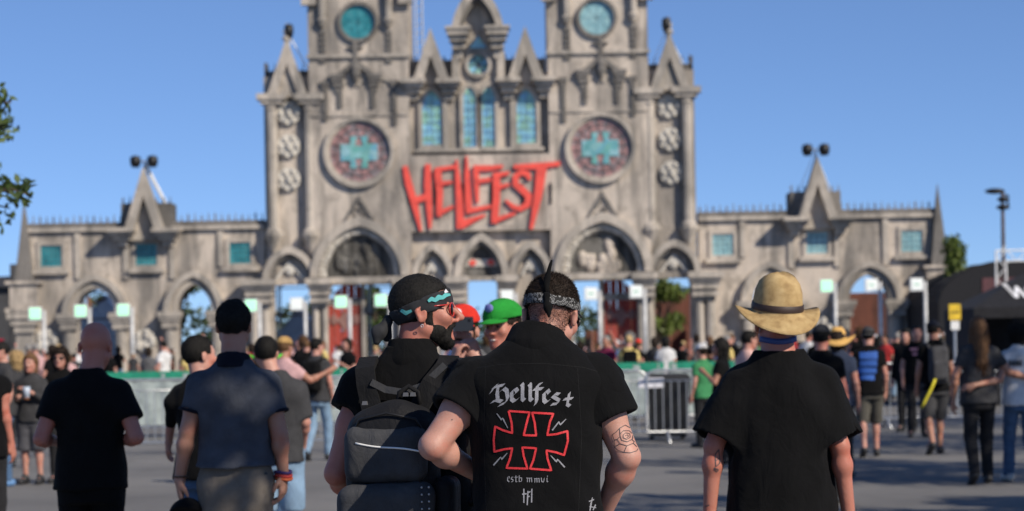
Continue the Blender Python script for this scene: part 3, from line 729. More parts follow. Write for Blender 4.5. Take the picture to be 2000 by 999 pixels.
def marquee(px, D, w_, h, lb):
    m_ = thing('marquee', lb, 'tent', (GX(px, D), D, 0))
    MB().prism([(-w_/2, 0), (w_/2, 0), (w_/2, h*.62), (0, h), (-w_/2, h*.62)], 0, 4).build('canvas', WHITEC, m_)
    for k in (-1, 1): MB().tube([(k*w_/2, -.06, 0), (k*w_/2, -.06, h*.62)], .05).build('pole', STEEL, m_)
    MB().tube([(-w_/2, -.06, h*.62), (0, -.06, h), (w_/2, -.06, h*.62)], .04).build('edge_tube', STEEL, m_)
marquee(205, 122, 2.6, 5.2, 'white marquee seen through the archway behind the bald man')
marquee(585, 121, 2.4, 4.2, 'white marquee seen through the bay left of the red door')
def scaffold(px, D, w_, h, lb):
    s_ = thing('scaffold_tower', lb, 'scaffold', (GX(px, D), D, 0))
    for x in (0, w_):
        for y in (0, 1.2): MB().tube([(x, y, 0), (x, y, h)], .05).build('upright', STEEL, s_)
    z = .6
    while z < h:
        MB().tube([(0, 0, z), (w_, 0, z)], .04).build('ledger', STEEL, s_)
        MB().tube([(0, 0, z), (w_, 0, min(h, z + 1.4))], .035).build('brace', STEEL, s_); z += 1.5
    MB().box(-.1, w_ + .1, -.1, 1.3, 3.55, 3.62).build('deck_board', m_plain('scaffold_board', (.19, .10, .055), .8), s_)
scaffold(545, 113, 2.2, 6.2, 'steel scaffold tower behind the bay beside the red door')
scaffold(722, 114, 1.7, 6.0, 'steel scaffold tower behind the open half of the portal')
scaffold(158, 114, 2.0, 5.4, 'steel scaffold tower behind the archway beside the white marquee')
# statue-like brown and white prop in the archway
pr = thing('timber_prop', 'brown timber mast prop with white sheets seen through the archway', 'prop', (GX(178, 119), 119, 0))
TIM = m_plain('brown_timber', (.16, .075, .04), .8, 0, .3, 4)
MB().tube([(0, 0, 0), (.05, 0, 3), (-.1, 0, 5.0)], [.22, .18, .1], 8).build('mast', TIM, pr, True)
MB().tube([(-1.0, 0, 4.2), (1.0, 0, 4.9)], .1, 7).build('spar', TIM, pr, True)
m = MB(); vs = [(x*.22 - .9, .12*sin(x*1.3 + z*.9), 1.2 + z*.42 + x*.05) for z in range(8) for x in range(9)]
m.add(vs, [(z*9 + x, z*9 + x + 1, z*9 + x + 10, z*9 + x + 9) for z in range(7) for x in range(8)]); m.build('sheet', WHITEC, pr, True)
# rust-red flag panel at the left edge
o = thing('red_banner', 'dark red upright banner standing before the dark building', 'banner', (GX(0, 60), 60, 0))
MB().tube([(-.35, 0, 0), (-.35, 0, 2.1)], .03).build('pole', STEEL, o); MB().box(-.33, .12, -.012, .012, .9, 2.05).build('cloth', m_cloth('dark_red', (.30, .02, .04)), o)

# ------------------------------------------------------------------ right: tents, light mast, truss, yellow sign
TENTB = m_cloth('black_canvas', (.022, .022, .025), 300.0, .75)
t = thing('black_dome_tent', 'large black arched stage tent beyond the slim green tree', 'tent', (P(1975, 680, 100).x, 100, 0))
m = MB(); prof = [(-3.2, 0.0)] + [(3.6*cos(a) , 3.4 + 2.0*sin(a)) for a in [pi - k*pi/12 for k in range(13)]] + [(3.6, 0)]
m.prism([(-3.6, 0.0)] + prof[1:-1] + [(3.6, 0.0)], 0, 8); m.build('canopy', TENTB, t)
for k in range(3): MB().tube([(3.63*cos(a), k*3.9 + .1, 3.4 + 2.03*sin(a)) for a in [pi - j*pi/12 for j in range(13)]], .06).build('arch_rib', BLACK, t)
MB().box(-1.4, .9, -.05, -.004, 3.6, 4.6).build('screen_panel', m_plain('dull_red_panel', (.09, .03, .035), .7), t)
hl = MB().add([(-60, 0, 0), (60, 0, 0), (60, 0, 8), (20, 0, 9), (-20, 0, 7.2), (-60, 0, 4), (-60, 40, 0), (60, 40, 0), (60, 40, 8), (20, 40, 9), (-20, 40, 7.2), (-60, 40, 4)],
              [(0,1,2,3,4,5), (11,10,9,8,7,6), (5,4,10,11), (4,3,9,10), (3,2,8,9)]).build('grey_hall', m_plain('grey_sheet_roof', (.30, .32, .36), .6))
hl.location = (95, 260, 0); tag(hl, 'long pale grey hall roof far behind the black tents', 'building')
t = thing('gazebo_tent', 'black gazebo tent with white lettering on its pitched roof', 'tent', (P(2010, 680, 46).x, 46, -.24))
hw = 1.62
MB().add([(-hw, -1.5, 2.45), (hw, -1.5, 2.45), (hw, 1.5, 2.45), (-hw, 1.5, 2.45), (-.1, 0, 3.25), (.1, 0, 3.25)], [(0,1,5,4), (2,3,4,5), (3,0,4), (1,2,5)]).build('roof', TENTB, t)
MB().box(-hw, hw, -1.53, -1.5, 2.22, 2.46).build('valance', TENTB, t)
MB().box(-hw, -hw + .03, -1.5, 1.5, .0, 2.45).build('side_wall', TENTB, t); MB().box(-hw + .04, hw, 1.46, 1.5, .0, 2.45).build('back_wall', TENTB, t)
for x in (-hw + .05, hw - .05): MB().tube([(x, -1.46, 0), (x, -1.46, 2.45)], .035).build('leg', BLACK, t)
MB().box(-hw + .3, hw - .2, -.9, -.4, .0, 1.0).build('counter', TENTB, t)
def gz(x, z): return (x, z)
lt = [[(-.80, 3.02, .10), (-.66, 2.68, .10)], [(-.66, 2.68, .08), (-.56, 2.94, .06)], [(-.56, 2.94, .08), (-.46, 2.68, .08)], [(-.40, 2.80, .07), (-.26, 2.80, .06)], [(-.38, 2.72, .06), (-.36, 2.88, .08), (-.24, 2.86, .06)], [(-.38, 2.70, .07), (-.22, 2.70, .06)],
      [(-.14, 2.88, .07), (-.14, 2.68, .07)], [(-.12, 2.84, .06), (.0, 2.88, .07)], [(.06, 3.0, .08), (.12, 2.68, .08)], [(.12, 2.68, .07), (.20, 2.92, .06)], [(.20, 2.92, .07), (.28, 2.68, .07)], [(.28, 2.68, .07), (.36, 3.0, .08)]]
MB_l = MB()
tri_strokes([[(x*1.0 + .12, z, w_) for x, z, w_ in q] for q in lt], gz, 0, .0, MB_l)
MB_l.v = [(x, -1.5 + (z - 2.45)*1.5/.8 - .03 + y, z) for x, y, z in MB_l.v]
MB_l.build('roof_lettering', m_plain('white_print', (.8, .8, .82), .6), t)
ys = thing('yellow_sign', 'yellow notice board on a post beside the black gazebo', 'sign', (P(1866, 680, 42.5).x, 42.5, 0))
MB().tube([(0, .03, 0), (0, .03, 1.9)], .03).build('post', STEEL, ys); MB().box(-.125, .125, -.02, .005, 1.93, 2.27).build('board', m_plain('yellow_board', (.75, .50, .03), .5), ys); MB().box(-.09, .09, -.02, .0, 1.72, 1.91).build('white_plate', WHITEP, ys)
MB().box(-.09, .09, -.024, -.0205, 2.08, 2.11).build('print', BLACK, ys)

lp = thing('light_mast', 'tall thin light mast with flat oval lamp rising behind the gazebo', 'street lamp', (P(1963, 680, 80).x, 80, 0))
z_ = P(1963, 375, 80).z
MB().tube([(0, 0, 0), (0, 0, z_)], [.11, .07], 8).build('pole', m_plain('rusty_mast', (.11, .08, .07), .6, .3), lp)
m = MB(); m.ball((-.30, 0, z_ + .03), (.42, .25, .12), 12, 6); m.build('lamp_head', BLACK, lp, True)
for dz, w_ in ((-.30, .22), (-.62, .26)): MB().lathe([(w_*.5, -.10), (w_, -.05), (w_, .05), (w_*.5, .10)], (0.02, 0, z_ + dz), 10).build('lamp_ring', BLACK, lp, True)
MB().tube([(0, 0, z_ - .1), (.22, 0, z_ - .15), (.22, 0, z_ - .55)], .05).build('bracket', BLACK, lp)
tr = thing('goal_truss', 'white lattice truss frame standing behind the black gazebo', 'truss', (P(1948, 680, 75).x, 75, 0))
zt = P(1948, 490, 75).z
for (a, b_) in (((0, 0, 0), (0, 0, zt)), ((.38, 0, 0), (.38, 0, zt - .35)), ((0, 0, zt), (2.4, 0, zt)), ((.38, 0, zt - .4), (2.4, 0, zt - .4))): MB().tube([a, b_], .035).build('chord', WHITEP, tr)
for k in range(12): MB().tube([(0 if k % 2 else .38, 0, k*.42), (.38 if k % 2 else 0, 0, k*.42 + .42)], .02, 5).build('lacing', WHITEP, tr)
for k in range(6): MB().tube([(k*.4, 0, zt if k % 2 else zt - .4), (k*.4 + .4, 0, zt - .4 if k % 2 else zt)], .02, 5).build('lacing', WHITEP, tr)

# ------------------------------------------------------------------ lane signs on poles in front of the gate
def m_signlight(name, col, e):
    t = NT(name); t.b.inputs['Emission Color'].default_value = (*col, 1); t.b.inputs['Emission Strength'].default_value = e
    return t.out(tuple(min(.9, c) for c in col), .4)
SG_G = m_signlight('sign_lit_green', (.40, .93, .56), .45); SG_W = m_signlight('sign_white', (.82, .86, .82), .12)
signs = [(69, 613, 1, 'beside the end buttress'), (158, 608, 1, 'before the archway with the white marquee'), (241, 606, 1, 'beside the archway with the white marquee'), (490, 597, 1, 'before the broad pier'), (579, 594, 0, 'before the bay with the scaffold'),
         (666, 590, 1, 'before the red door beside the scaffold'), (744, 587, 1, 'before the half-open portal'), (990, 579, 0, 'above the green cap'), (1154, 574, 0, 'before the portal opening beside the red door'), (1242, 570, 0, 'before the pier beside the red door'),
         (1614, 559, 1, 'beside the straw hat'), (1702, 557, 0, 'before the wing archway'), (1790, 556, 0, 'beside the slim tree')]
for px, py, lit, lb in signs:
    D = 84.0; p = P(px, py, D); s_ = thing('lane_sign', ('lit green' if lit else 'white') + ' square lane sign on a pale pole ' + lb, 'sign', (p.x + .36, D, 0), 0, 'lane signs in front of the gate')
    hh = .27
    MB().tube([(0, 0, 0), (0, 0, p.z + .12)], .085, 8).build('pole', m_plain('pale_pole', (.50, .50, .49), .5, .2), s_, True)
    MB().box(-.36 - hh, -.36 + hh, -.06, .06, p.z - hh, p.z + hh).build('sign_box', WHITEP, s_)
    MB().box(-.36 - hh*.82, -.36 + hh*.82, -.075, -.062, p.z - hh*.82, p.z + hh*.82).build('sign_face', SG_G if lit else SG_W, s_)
    if not lit and px > 1100: MB().box(-.36 - hh*.4, -.36 + hh*.4, -.08, -.0755, p.z - .03, p.z + .03).build('sign_bar', m_plain('sign_green_bar', (.2, .55, .35), .5), s_)
    MB().box(-.1, .0, -.05, .05, p.z - .05, p.z + .05).build('clamp', STEEL, s_)

# ------------------------------------------------------------------ crowd barriers
GREENS = m_cloth('green_scrim', (.03, .27, .17), 300.0)
def barrier(x, y, rz, label, w_=2.2, H=1.12):
    t = thing('crowd_barrier', label, 'barrier', (x, y, 0), rz, 'steel crowd barriers across the forecourt')
    r_ = .12; fr = [(-w_/2, 0, .18), (-w_/2, 0, H - r_), (-w_/2 + r_*.3, 0, H - r_*.3), (-w_/2 + r_, 0, H), (w_/2 - r_, 0, H), (w_/2 - r_*.3, 0, H - r_*.3), (w_/2, 0, H - r_), (w_/2, 0, .18)]
    MB().tube(fr, .021, 8, True).build('frame', STEEL, t, True)
    MB().tube([(-w_/2, 0, H - .16), (w_/2, 0, H - .16)], .012, 6).build('rail', STEEL, t, True)
    n = 18
    for k in range(1, n):
        MB_b = _bars.get('b')
        o = bpy.data.objects.new('bar', MB_b); COL.objects.link(o); o.parent = t; o.location = (-w_/2 + w_*k/n, 0, .18)
    for k in (-.72, .72): MB().tube([(k*w_/2, -.30, .015), (k*w_/2, 0, .2), (k*w_/2, .30, .015)], .02, 6).build('foot', STEEL, t, True)
    return t
_bm = MB().tube([(0, 0, 0), (0, 0, .78)], .0085, 5)
_bars = {}; _me = bpy.data.meshes.new('bar'); _me.from_pydata(_bm.v, [], _bm.f); _me.materials.append(STEEL); _bars['b'] = _me
for i, px in enumerate((-60, 235, 530, 825)): barrier(GX(px, 29.5) + .1, 29.5 + .15*(i % 2), radians(2*(i % 3 - 1)), 'bare steel crowd barrier ' + ('beside the person in blue shoes', 'between the bald and polo-shirted men', 'by the man with black backpack and jeans', 'behind the bearded man')[i])
for i, px in enumerate((1120, 1400)): barrier(GX(px, 30.5) , 30.5 - .2*i, radians(-3 + 5*i), 'bare steel crowd barrier ' + ('in front of the black wheeled bin', 'behind the straw-hatted man')[i])
for i, px in enumerate((1640, 1890)): barrier(GX(px, 34.0), 34 + .2*i, radians(3 - 4*i), 'bare steel crowd barrier ' + ('behind the blue back print', 'behind the dreadlocked person')[i])
for i, (px, D) in enumerate(((300, 36), (560, 36.4), (1180, 37), (1420, 37.2), (880, 37))):
    t = barrier(GX(px, D), D, 0, 'pale-clothed green-hemmed barrier ' + {300: 'between the bald and polo-shirted men', 560: 'beside the pink striped shirt', 1180: 'behind the black wheeled bin', 1420: 'by the white-capped person', 880: 'behind the bearded man'}[px])
    nx, nz = 24, 8; vs = [(-1.08 + 2.16*i_/nx, -.035 + .018*sin(i_*1.4 + j*.5), .22 + .93*j/nz + .012*sin(i_*.9)*(j == nz)) for j in range(nz + 1) for i_ in range(nx + 1)]
    fs = [(j*(nx+1)+i_, j*(nx+1)+i_+1, (j+1)*(nx+1)+i_+1, (j+1)*(nx+1)+i_) for j in range(nz) for i_ in range(nx)]
    MB().add(vs, fs).build('scrim_cloth', m_cloth('pale_scrim', (.35, .40, .39), 300.0), t, True)
    vs = [(-1.1 + 2.2*i_/nx, -.05 + .01*sin(i_*1.1), z) for z in (1.03, 1.19) for i_ in range(nx + 1)]
    MB().add(vs, [(i_, i_+1, nx+2+i_, nx+1+i_) for i_ in range(nx)]).build('top_hem', GREENS, t, True)
# black wheeled bin and pinned notice by the middle barrier
wb = thing('wheeled_bin', 'tall black wheeled waste bin standing behind the steel barrier', 'bin', (GX(1302, 31.6), 31.6, 0))
BINM = m_plain('bin_plastic', (.010, .010, .011), .45)
m = MB(); m.add([(-.27, -.27, .06), (.27, -.27, .06), (.27, .27, .06), (-.27, .27, .06), (-.34, -.33, .95), (.34, -.33, .95), (.34, .33, .95), (-.34, .33, .95)], [(0,3,2,1),(4,5,6,7),(0,1,5,4),(1,2,6,5),(2,3,7,6),(3,0,4,7)]); m.build('body', BINM, wb)
m = MB(); m.frustum(-.36, .36, -.36, .36, .955, 1.05, .06); m.build('lid', BINM, wb)
for k in (-.25, .25): m = MB(); m.tube([(k - .03, .25, .10), (k + .03, .25, .10)], .10, 12); m.build('wheel', BLACK, wb)
MB().tube([(-.28, .38, .98), (-.28, .44, .99), (.28, .44, .99), (.28, .38, .98)], .018).build('handle', BINM, wb)
nt = MB().box(-.19, .19, -.006, .0, -.075, .075).build('notice', m_plain('paper', (.68, .68, .74), .7)); nt.location = (GX(1272, 30.3), 30.44, .93)
tag(nt, 'white paper notice tied to the steel barrier above the black bin', 'notice')
# ------------------------------------------------------------------ signed-distance sculpting for people and clothes
class TF:
    def __init__(s, yaw=0, pitch=0, roll=0, o=(0, 0, 0), sc=1.0):
        m = Matrix.Rotation(yaw, 3, 'Z') @ Matrix.Rotation(-pitch, 3, 'X') @ Matrix.Rotation(roll, 3, 'Y')
        s.R = np.array(m); s.o = np.array(o, float); s.s = sc
    def pt(s, p): return Vector(s.o + s.s * (s.R @ np.array(p, float)))
    def vec(s, p): return Vector(s.R @ np.array(p, float))
class Prim:
    def __init__(s, fn, lo, hi): s.fn, s.lo, s.hi = fn, np.array(lo, float), np.array(hi, float)
def cone(a, b, ra, rb, cut=False, ext=0.0):
    a = np.array(a, float); b = np.array(b, float); ba = b - a; bb = ba @ ba; Lg = math.sqrt(bb)
    def fn(x, y, z):
        px, py, pz = x - a[0], y - a[1], z - a[2]; t0 = (px*ba[0] + py*ba[1] + pz*ba[2]) / bb; t = np.clip(t0, 0, 1)
        d = np.sqrt((px - t*ba[0])**2 + (py - t*ba[1])**2 + (pz - t*ba[2])**2) - (ra + (rb - ra)*t)
        if cut:
            t2 = np.maximum(t0, 0)
            d = np.sqrt((px - t2*ba[0])**2 + (py - t2*ba[1])**2 + (pz - t2*ba[2])**2) - (ra + (rb - ra)*t2)
            d = np.maximum(d, (t0 - 1)*Lg)
        return d
    return Prim(fn, np.minimum(a - ra, b - rb) - (.02 if cut else 0), np.maximum(a + ra, b + rb) + (.02 if cut else 0))
def ell(c, r):
    c = np.array(c, float); r = np.array(r if hasattr(r, '__len__') else (r, r, r), float)
    def fn(x, y, z):
        qx, qy, qz = (x - c[0])/r[0], (y - c[1])/r[1], (z - c[2])/r[2]
        k0 = np.sqrt(qx*qx + qy*qy + qz*qz) + 1e-9; k1 = np.sqrt((qx/r[0])**2 + (qy/r[1])**2 + (qz/r[2])**2) + 1e-9
        return k0*(k0 - 1)/k1
    return Prim(fn, c - r, c + r)
def rbox(c, hsz, rad):
    c = np.array(c, float); hs = np.array(hsz, float)
    def fn(x, y, z):
        q = [np.abs(v - c[i]) - (hs[i] - rad) for i, v in enumerate((x, y, z))]
        o = np.sqrt(sum(np.maximum(k, 0)**2 for k in q)); return o + np.minimum(np.maximum(np.maximum(q[0], q[1]), q[2]), 0) - rad
    return Prim(fn, c - hs, c + hs)
def loft(st, n=2.5):
    """stations (z, cx, cy, a, b) -> tapering body of super-elliptical section"""
    st = np.array(sorted(st), float); zz = np.linspace(st[0, 0], st[-1, 0], 160)
    tb = [np.interp(zz, st[:, 0], st[:, k]) for k in range(1, 5)]
    ker = np.hanning(19); ker /= ker.sum()
    tb = [np.convolve(np.pad(t, 9, mode='edge'), ker, 'valid') for t in tb]
    def fn(x, y, z):
        cx, cy, a, b = (np.interp(z, zz, t) for t in tb)
        e = (np.abs((x - cx)/a)**n + np.abs((y - cy)/b)**n + 1e-12)**(1/n)
        return np.maximum((e - 1)*np.minimum(a, b), np.maximum(zz[0] - z, z - zz[-1]))
    m = max(np.abs(tb[0]).max() + tb[2].max(), np.abs(tb[1]).max() + tb[3].max())
    return Prim(fn, (-m, -m, zz[0]), (m, m, zz[-1]))
def half(n, d):
    """half space n.p > d"""
    return lambda x, y, z: d - (n[0]*x + n[1]*y + n[2]*z)
class Field:
    def __init__(s, lo, hi, h):
        s.lo = np.array(lo, float); s.h = h; n = np.ceil((np.array(hi) - s.lo)/h).astype(int) + 1
        s.ax = [s.lo[i] + h*np.arange(n[i]) for i in range(3)]; s.F = np.full(n, 1.0, np.float32)
    def sub(s, p, T, m):
        if T is None: lo, hi = p.lo, p.hi
        else:
            c = np.array([[(p.lo, p.hi)[i >> k & 1][k] for k in range(3)] for i in range(8)]); c = s_pt(T, c); lo, hi = c.min(0), c.max(0)
        sl = []
        for i in range(3):
            a = int(np.searchsorted(s.ax[i], lo[i] - m)); b = int(np.searchsorted(s.ax[i], hi[i] + m)); sl.append(slice(max(a, 0), max(b, 0)))
        return tuple(sl)
    def ev(s, fn, sl, T):
        x, y, z = s.ax[0][sl[0]][:, None, None], s.ax[1][sl[1]][None, :, None], s.ax[2][sl[2]][None, None, :]
        if T is None: return fn(x, y, z)
        x, y, z = x - T.o[0], y - T.o[1], z - T.o[2]; R = T.R
        return fn(*[(R[0, k]*x + R[1, k]*y + R[2, k]*z)/T.s for k in range(3)]) * T.s
    def add(s, p, k=.02, T=None):
        sl = s.sub(p, T, k + 3*s.h); a = s.F[sl]
        if a.size == 0: return s
        d = s.ev(p.fn, sl, T); h = np.clip(.5 + .5*(a - d)/k, 0, 1); s.F[sl] = a + (d - a)*h - k*h*(1 - h); return s
    def cut(s, p, k=.004, T=None):
        sl = s.sub(p, T, k + 3*s.h); a = s.F[sl]
        if a.size == 0: return s
        d = -s.ev(p.fn, sl, T); h = np.clip(.5 - .5*(a - d)/k, 0, 1); s.F[sl] = a + (d - a)*h + k*h*(1 - h); return s
    def keep(s, fn, T=None):
        """intersect with fn<0"""
        s.F = np.maximum(s.F, s.ev(fn, (slice(None),)*3, T)).astype(np.float32); return s
    def disp(s, fn):
        m = np.abs(s.F) < .06; i = np.nonzero(m); s.F[m] += fn(s.ax[0][i[0]], s.ax[1][i[1]], s.ax[2][i[2]]); return s
    def mesh(s, relax=1):
        F = s.F; F = np.pad(F, 1, constant_values=1.0); sg = F < 0
        c = np.zeros(np.array(F.shape) - 1, np.uint8); n0, n1, n2 = c.shape
        for i in (0, 1):
            for j in (0, 1):
                for k in (0, 1): c += sg[i:i+n0, j:j+n1, k:k+n2]
        act = (c > 0) & (c < 8); idx = np.nonzero(act); N = len(idx[0])
        if N == 0: return np.zeros((0, 3)), np.zeros((0, 4), int)
        I = np.stack(idx, 1); off = [(i, j, k) for i in (0, 1) for j in (0, 1) for k in (0, 1)]
        val = {o: F[I[:, 0]+o[0], I[:, 1]+o[1], I[:, 2]+o[2]] for o in off}
        acc = np.zeros((N, 3)); cnt = np.zeros(N)
        for o in off:
            for ax in range(3):
                if o[ax] == 0:
                    e = list(o); e[ax] = 1; a, b = val[o], val[tuple(e)]; cr = (a < 0) != (b < 0)
                    t = np.where(cr, a/np.where(cr, a - b, 1), 0); p = np.tile(np.array(o, float), (N, 1)); p[:, ax] += t
                    acc += p*cr[:, None]; cnt += cr
        V = I + acc/cnt[:, None]
        lut = np.full(c.shape, -1, np.int32); lut[idx] = np.arange(N); Q = []
        for ax in range(3):
            s0 = [slice(1, -1)]*3; s1 = [slice(1, -1)]*3; s0[ax] = slice(0, -1); s1[ax] = slice(1, None)
            A, B = sg[tuple(s0)], sg[tuple(s1)]; e = np.nonzero(A != B); base = np.stack(e, 1)
            b_, c_ = (ax+1) % 3, (ax+2) % 3; base[:, b_] += 1; base[:, c_] += 1
            q = []
            for (u, v) in ((0, 0), (-1, 0), (-1, -1), (0, -1)):
                g = base.copy(); g[:, b_] += u; g[:, c_] += v; q.append(lut[g[:, 0], g[:, 1], g[:, 2]])
            q = np.stack(q, 1); fl = ~A[e]; q[fl] = q[fl][:, ::-1]; Q.append(q)
        Q = np.concatenate(Q); Q = Q[(Q >= 0).all(1)]
        for _ in range(relax):
            sm = np.zeros_like(V); ct = np.zeros(N)
            for k in range(4):
                a, b = Q[:, k], Q[:, (k+1) % 4]
                for ch in range(3):
                    sm[:, ch] += np.bincount(a, V[b, ch], N) + np.bincount(b, V[a, ch], N)
                ct += np.bincount(a, minlength=N) + np.bincount(b, minlength=N)
            V = .5*V + .5*sm/np.maximum(ct, 1)[:, None]
        return s.lo + (V - 1)*s.h, Q
    def build(s, name, mat, parent, relax=1):
        V, Q = s.mesh(relax); return np_mesh(name, V, Q, mat, parent)
def s_pt(T, c): return T.o + T.s * (c @ T.R.T)
def folds(amp, seed, f=(14, 14, 7), n=7):
    r = np.random.default_rng(seed); K = r.normal(size=(n, 3))*np.array(f); ph = r.uniform(0, 6.28, n); w = 1/np.sqrt(1 + np.arange(n)*.3)
    def fn(x, y, z):
        wx = .03*np.sin(9*z + ph[0]) ; d = 0
        for k in range(n):
            v = np.sin(K[k, 0]*(x + wx) + K[k, 1]*y + K[k, 2]*z + ph[k]); d = d + w[k]*np.sign(v)*np.abs(v)**1.3
        return amp*d/np.sqrt(n)
    return fn
def strands(V, Q, n, length, width, seed, lean=(0, 0, -.3), rnd=.45):
    r = np.random.default_rng(seed); A, B, C = V[Q[:, 0]], V[Q[:, 1]], V[Q[:, 2]]; nr = np.cross(B - A, C - A); ar = np.linalg.norm(nr, axis=1)
    k = r.choice(len(Q), n, p=ar/ar.sum()); nr = nr[k]/ar[k][:, None]; u = r.random((n, 2))
    p = A[k] + (B[k] - A[k])*u[:, :1] + (V[Q[k, 3]] - A[k])*u[:, 1:]
    d = nr + np.array(lean) + r.normal(size=(n, 3))*rnd; d /= np.linalg.norm(d, axis=1)[:, None]
    sd = np.cross(d, r.normal(size=(n, 3))); sd /= np.linalg.norm(sd, axis=1)[:, None]; L_ = length*r.uniform(.55, 1.2, n)[:, None]; p = p - nr*.003
    VV = np.stack([p - sd*width, p + sd*width, p + d*L_ + sd*width*.2, p + d*L_ - sd*width*.2], 1).reshape(-1, 3)
    return VV, np.arange(4*n).reshape(n, 4)

SK = m_skin('fair', (.46, .245, .188)); SK_T = m_skin('tanned', (.36, .19, .13)); SK_R = m_skin('sunburnt', (.42, .175, .125), .6); SK_D = m_skin('brown', (.20, .105, .068))
SKINS = [SK, SK_T, SK, SK_R]
H_BLK = m_hair('black', (.010, .009, .008)); H_BRN = m_hair('dark_brown', (.020, .013, .009)); H_LBR = m_hair('light_brown', (.12, .065, .032)); H_BLD = m_hair('blonde', (.42, .29, .14)); H_DREAD = m_hair('dreadlock_brown', (.115, .060, .030)); H_GRY = m_hair('grey', (.22, .21, .20))
BLK_T = m_cloth('black_cotton', (.0042, .0042, .0046)); BLK_D = m_cloth('black_denim', (.0038, .0038, .0042), 500.0); GRY_T = m_cloth('charcoal_cotton', (.045, .045, .048)); MGR = m_cloth('grey_cotton', (.11, .11, .115))
NAVY = m_cloth('navy_pique', (.058, .064, .080)); NAVY_D = m_cloth('navy_trim', (.008, .009, .016)); KHAKI = m_cloth('taupe_chino', (.165, .142, .118)); JEAN = m_cloth('blue_denim', (.07, .125, .22), 500.0); JEAN_L = m_cloth('light_denim', (.20, .30, .42), 500.0); DARKP = m_cloth('dark_trousers', (.020, .020, .022)); SHORT_G = m_cloth('olive_grey_shorts', (.085, .08, .068)); WHT = m_cloth('white_cotton', (.62, .62, .62))
MAROON = m_cloth('maroon_cotton', (.16, .02, .055)); YEL = m_cloth('yellow_cotton', (.62, .48, .18)); PINK = m_cloth('pink_stripe', (.52, .32, .32)); BLU = m_cloth('blue_cotton', (.05, .10, .25)); REDC = m_cloth('red_cotton', (.42, .04, .04)); GRN = m_cloth('green_cotton', (.05, .22, .09))
SHOE = m_plain('dark_shoe', (.02, .02, .022), .6); SHOE_W = m_plain('pale_shoe', (.50, .48, .44), .6); SHOE_B = m_plain('blue_shoe', (.12, .26, .50), .6)
EYE = m_plain('eye_dark', (.02, .015, .012), .25); LIP = m_plain('lip', (.36, .12, .10), .5); TEETH = m_plain('teeth', (.72, .68, .6), .35)

TORSO = [(.80, 0, .0, .135, .10), (.90, 0, -.01, .158, .110), (1.0, 0, .0, .148, .104), (1.10, 0, .006, .135, .095), (1.22, 0, .006, .143, .102), (1.33, 0, .0, .155, .106), (1.385, 0, -.008, .150, .092), (1.425, 0, -.014, .122, .078), (1.46, 0, -.018, .088, .066), (1.495, 0, -.02, .060, .056)]
TEE = [(.84, 0, -.004, .198, .154), (1.0, 0, .0, .182, .136), (1.10, 0, .004, .166, .122), (1.22, 0, .002, .174, .126), (1.32, 0, -.004, .184, .128), (1.375, 0, -.010, .178, .116), (1.42, 0, -.016, .150, .098), (1.455, 0, -.020, .118, .084), (1.485, 0, -.022, .088, .072), (1.508, 0, -.021, .068, .062)]
def head_sdf(f, T, nose=1.0, ears=True):
    A = lambda p, k=.012: f.add(p, k, T)
    A(ell((0, -.014, .036), (.074, .096, .086))); A(ell((0, .030, -.020), (.060, .060, .082)), .03)
    for q in (-1, 1):
        A(cone((q*.050, .0, -.050), (q*.014, .068, -.088), .024, .020), .02); A(ell((q*.042, .062, -.018), (.024, .024, .022)), .02)
        A(cone((q*.012, .083, .030), (q*.045, .070, .028), .010, .009), .014)
        f.cut(ell((q*.031, .096, .008), (.019, .016, .012)), .012, T)
        A(ell((q*.031, .074, .008), .0125), .004)
        A(ell((q*.012, .100, -.030), (.009, .011, .008)), .008)
        if ears:
            A(ell((q*.078, -.011, -.003), (.0095, .019, .031)), .005); A(cone((q*.081, -.014, .022), (q*.086, -.029, .006), .0055, .006), .004); A(cone((q*.086, -.029, .006), (q*.082, -.018, -.028), .006, .0065), .004)
            f.cut(ell((q*.091, -.010, .0), (.009, .010, .017)), .004, T)
    A(cone((0, .085, .022), (0, .108*nose, -.020), .010, .0125), .010)
    A(cone((-.020, .082, -.052), (.020, .082, -.052), .008, .008), .008); A(cone((-.016, .080, -.064), (.016, .080, -.064), .009, .009), .008)
    A(ell((0, .072, -.092), (.020, .018, .016)), .016)
def hand_sdf(f, w, d, n, sc, curl=.5, side=1):
    """palm and five fingers from wrist w along d, palm facing n"""
    w, d, n = Vector(w), Vector(d).normalized(), Vector(n); n = (n - d*n.dot(d)).normalized(); s_ = d.cross(n)*side
    A = lambda a, b, ra, rb, k=.006: f.add(cone(a, b, ra*sc, rb*sc), k)
    kn = w + d*.088*sc
    for q in (-.026, -.009, .009, .026): A(w + d*.012*sc + s_*q*.5*sc, kn + s_*q*sc, .019, .0125, .014)
    ln = (.068, .080, .074, .056)
    for i, q in enumerate((-.030, -.010, .010, .029)):
        a = kn + s_*q*sc; c = curl*(1 + .12*i); d1 = (d*cos(c*.7) + n*sin(c*.7)); d2 = (d*cos(c*1.7) + n*sin(c*1.7)); d3 = (d*cos(c*2.5) + n*sin(c*2.5)); l = ln[i]*sc
        b = a + d1*l*.5; e = b + d2*l*.32; g = e + d3*l*.25
        A(a, b, .0100, .0092, .004); A(b, e, .0092, .0084, .003); A(e, g, .0084, .0072, .003)
    t0 = w + d*.022*sc - s_*.022*sc; t1 = t0 + (d*.75 - s_*.55 + n*.45).normalized()*.042*sc; t2 = t1 + (d*.95 - s_*.1 + n*.35).normalized()*.032*sc
    A(t0, t1, .016, .0115, .008); A(t1, t2, .0115, .009, .004)

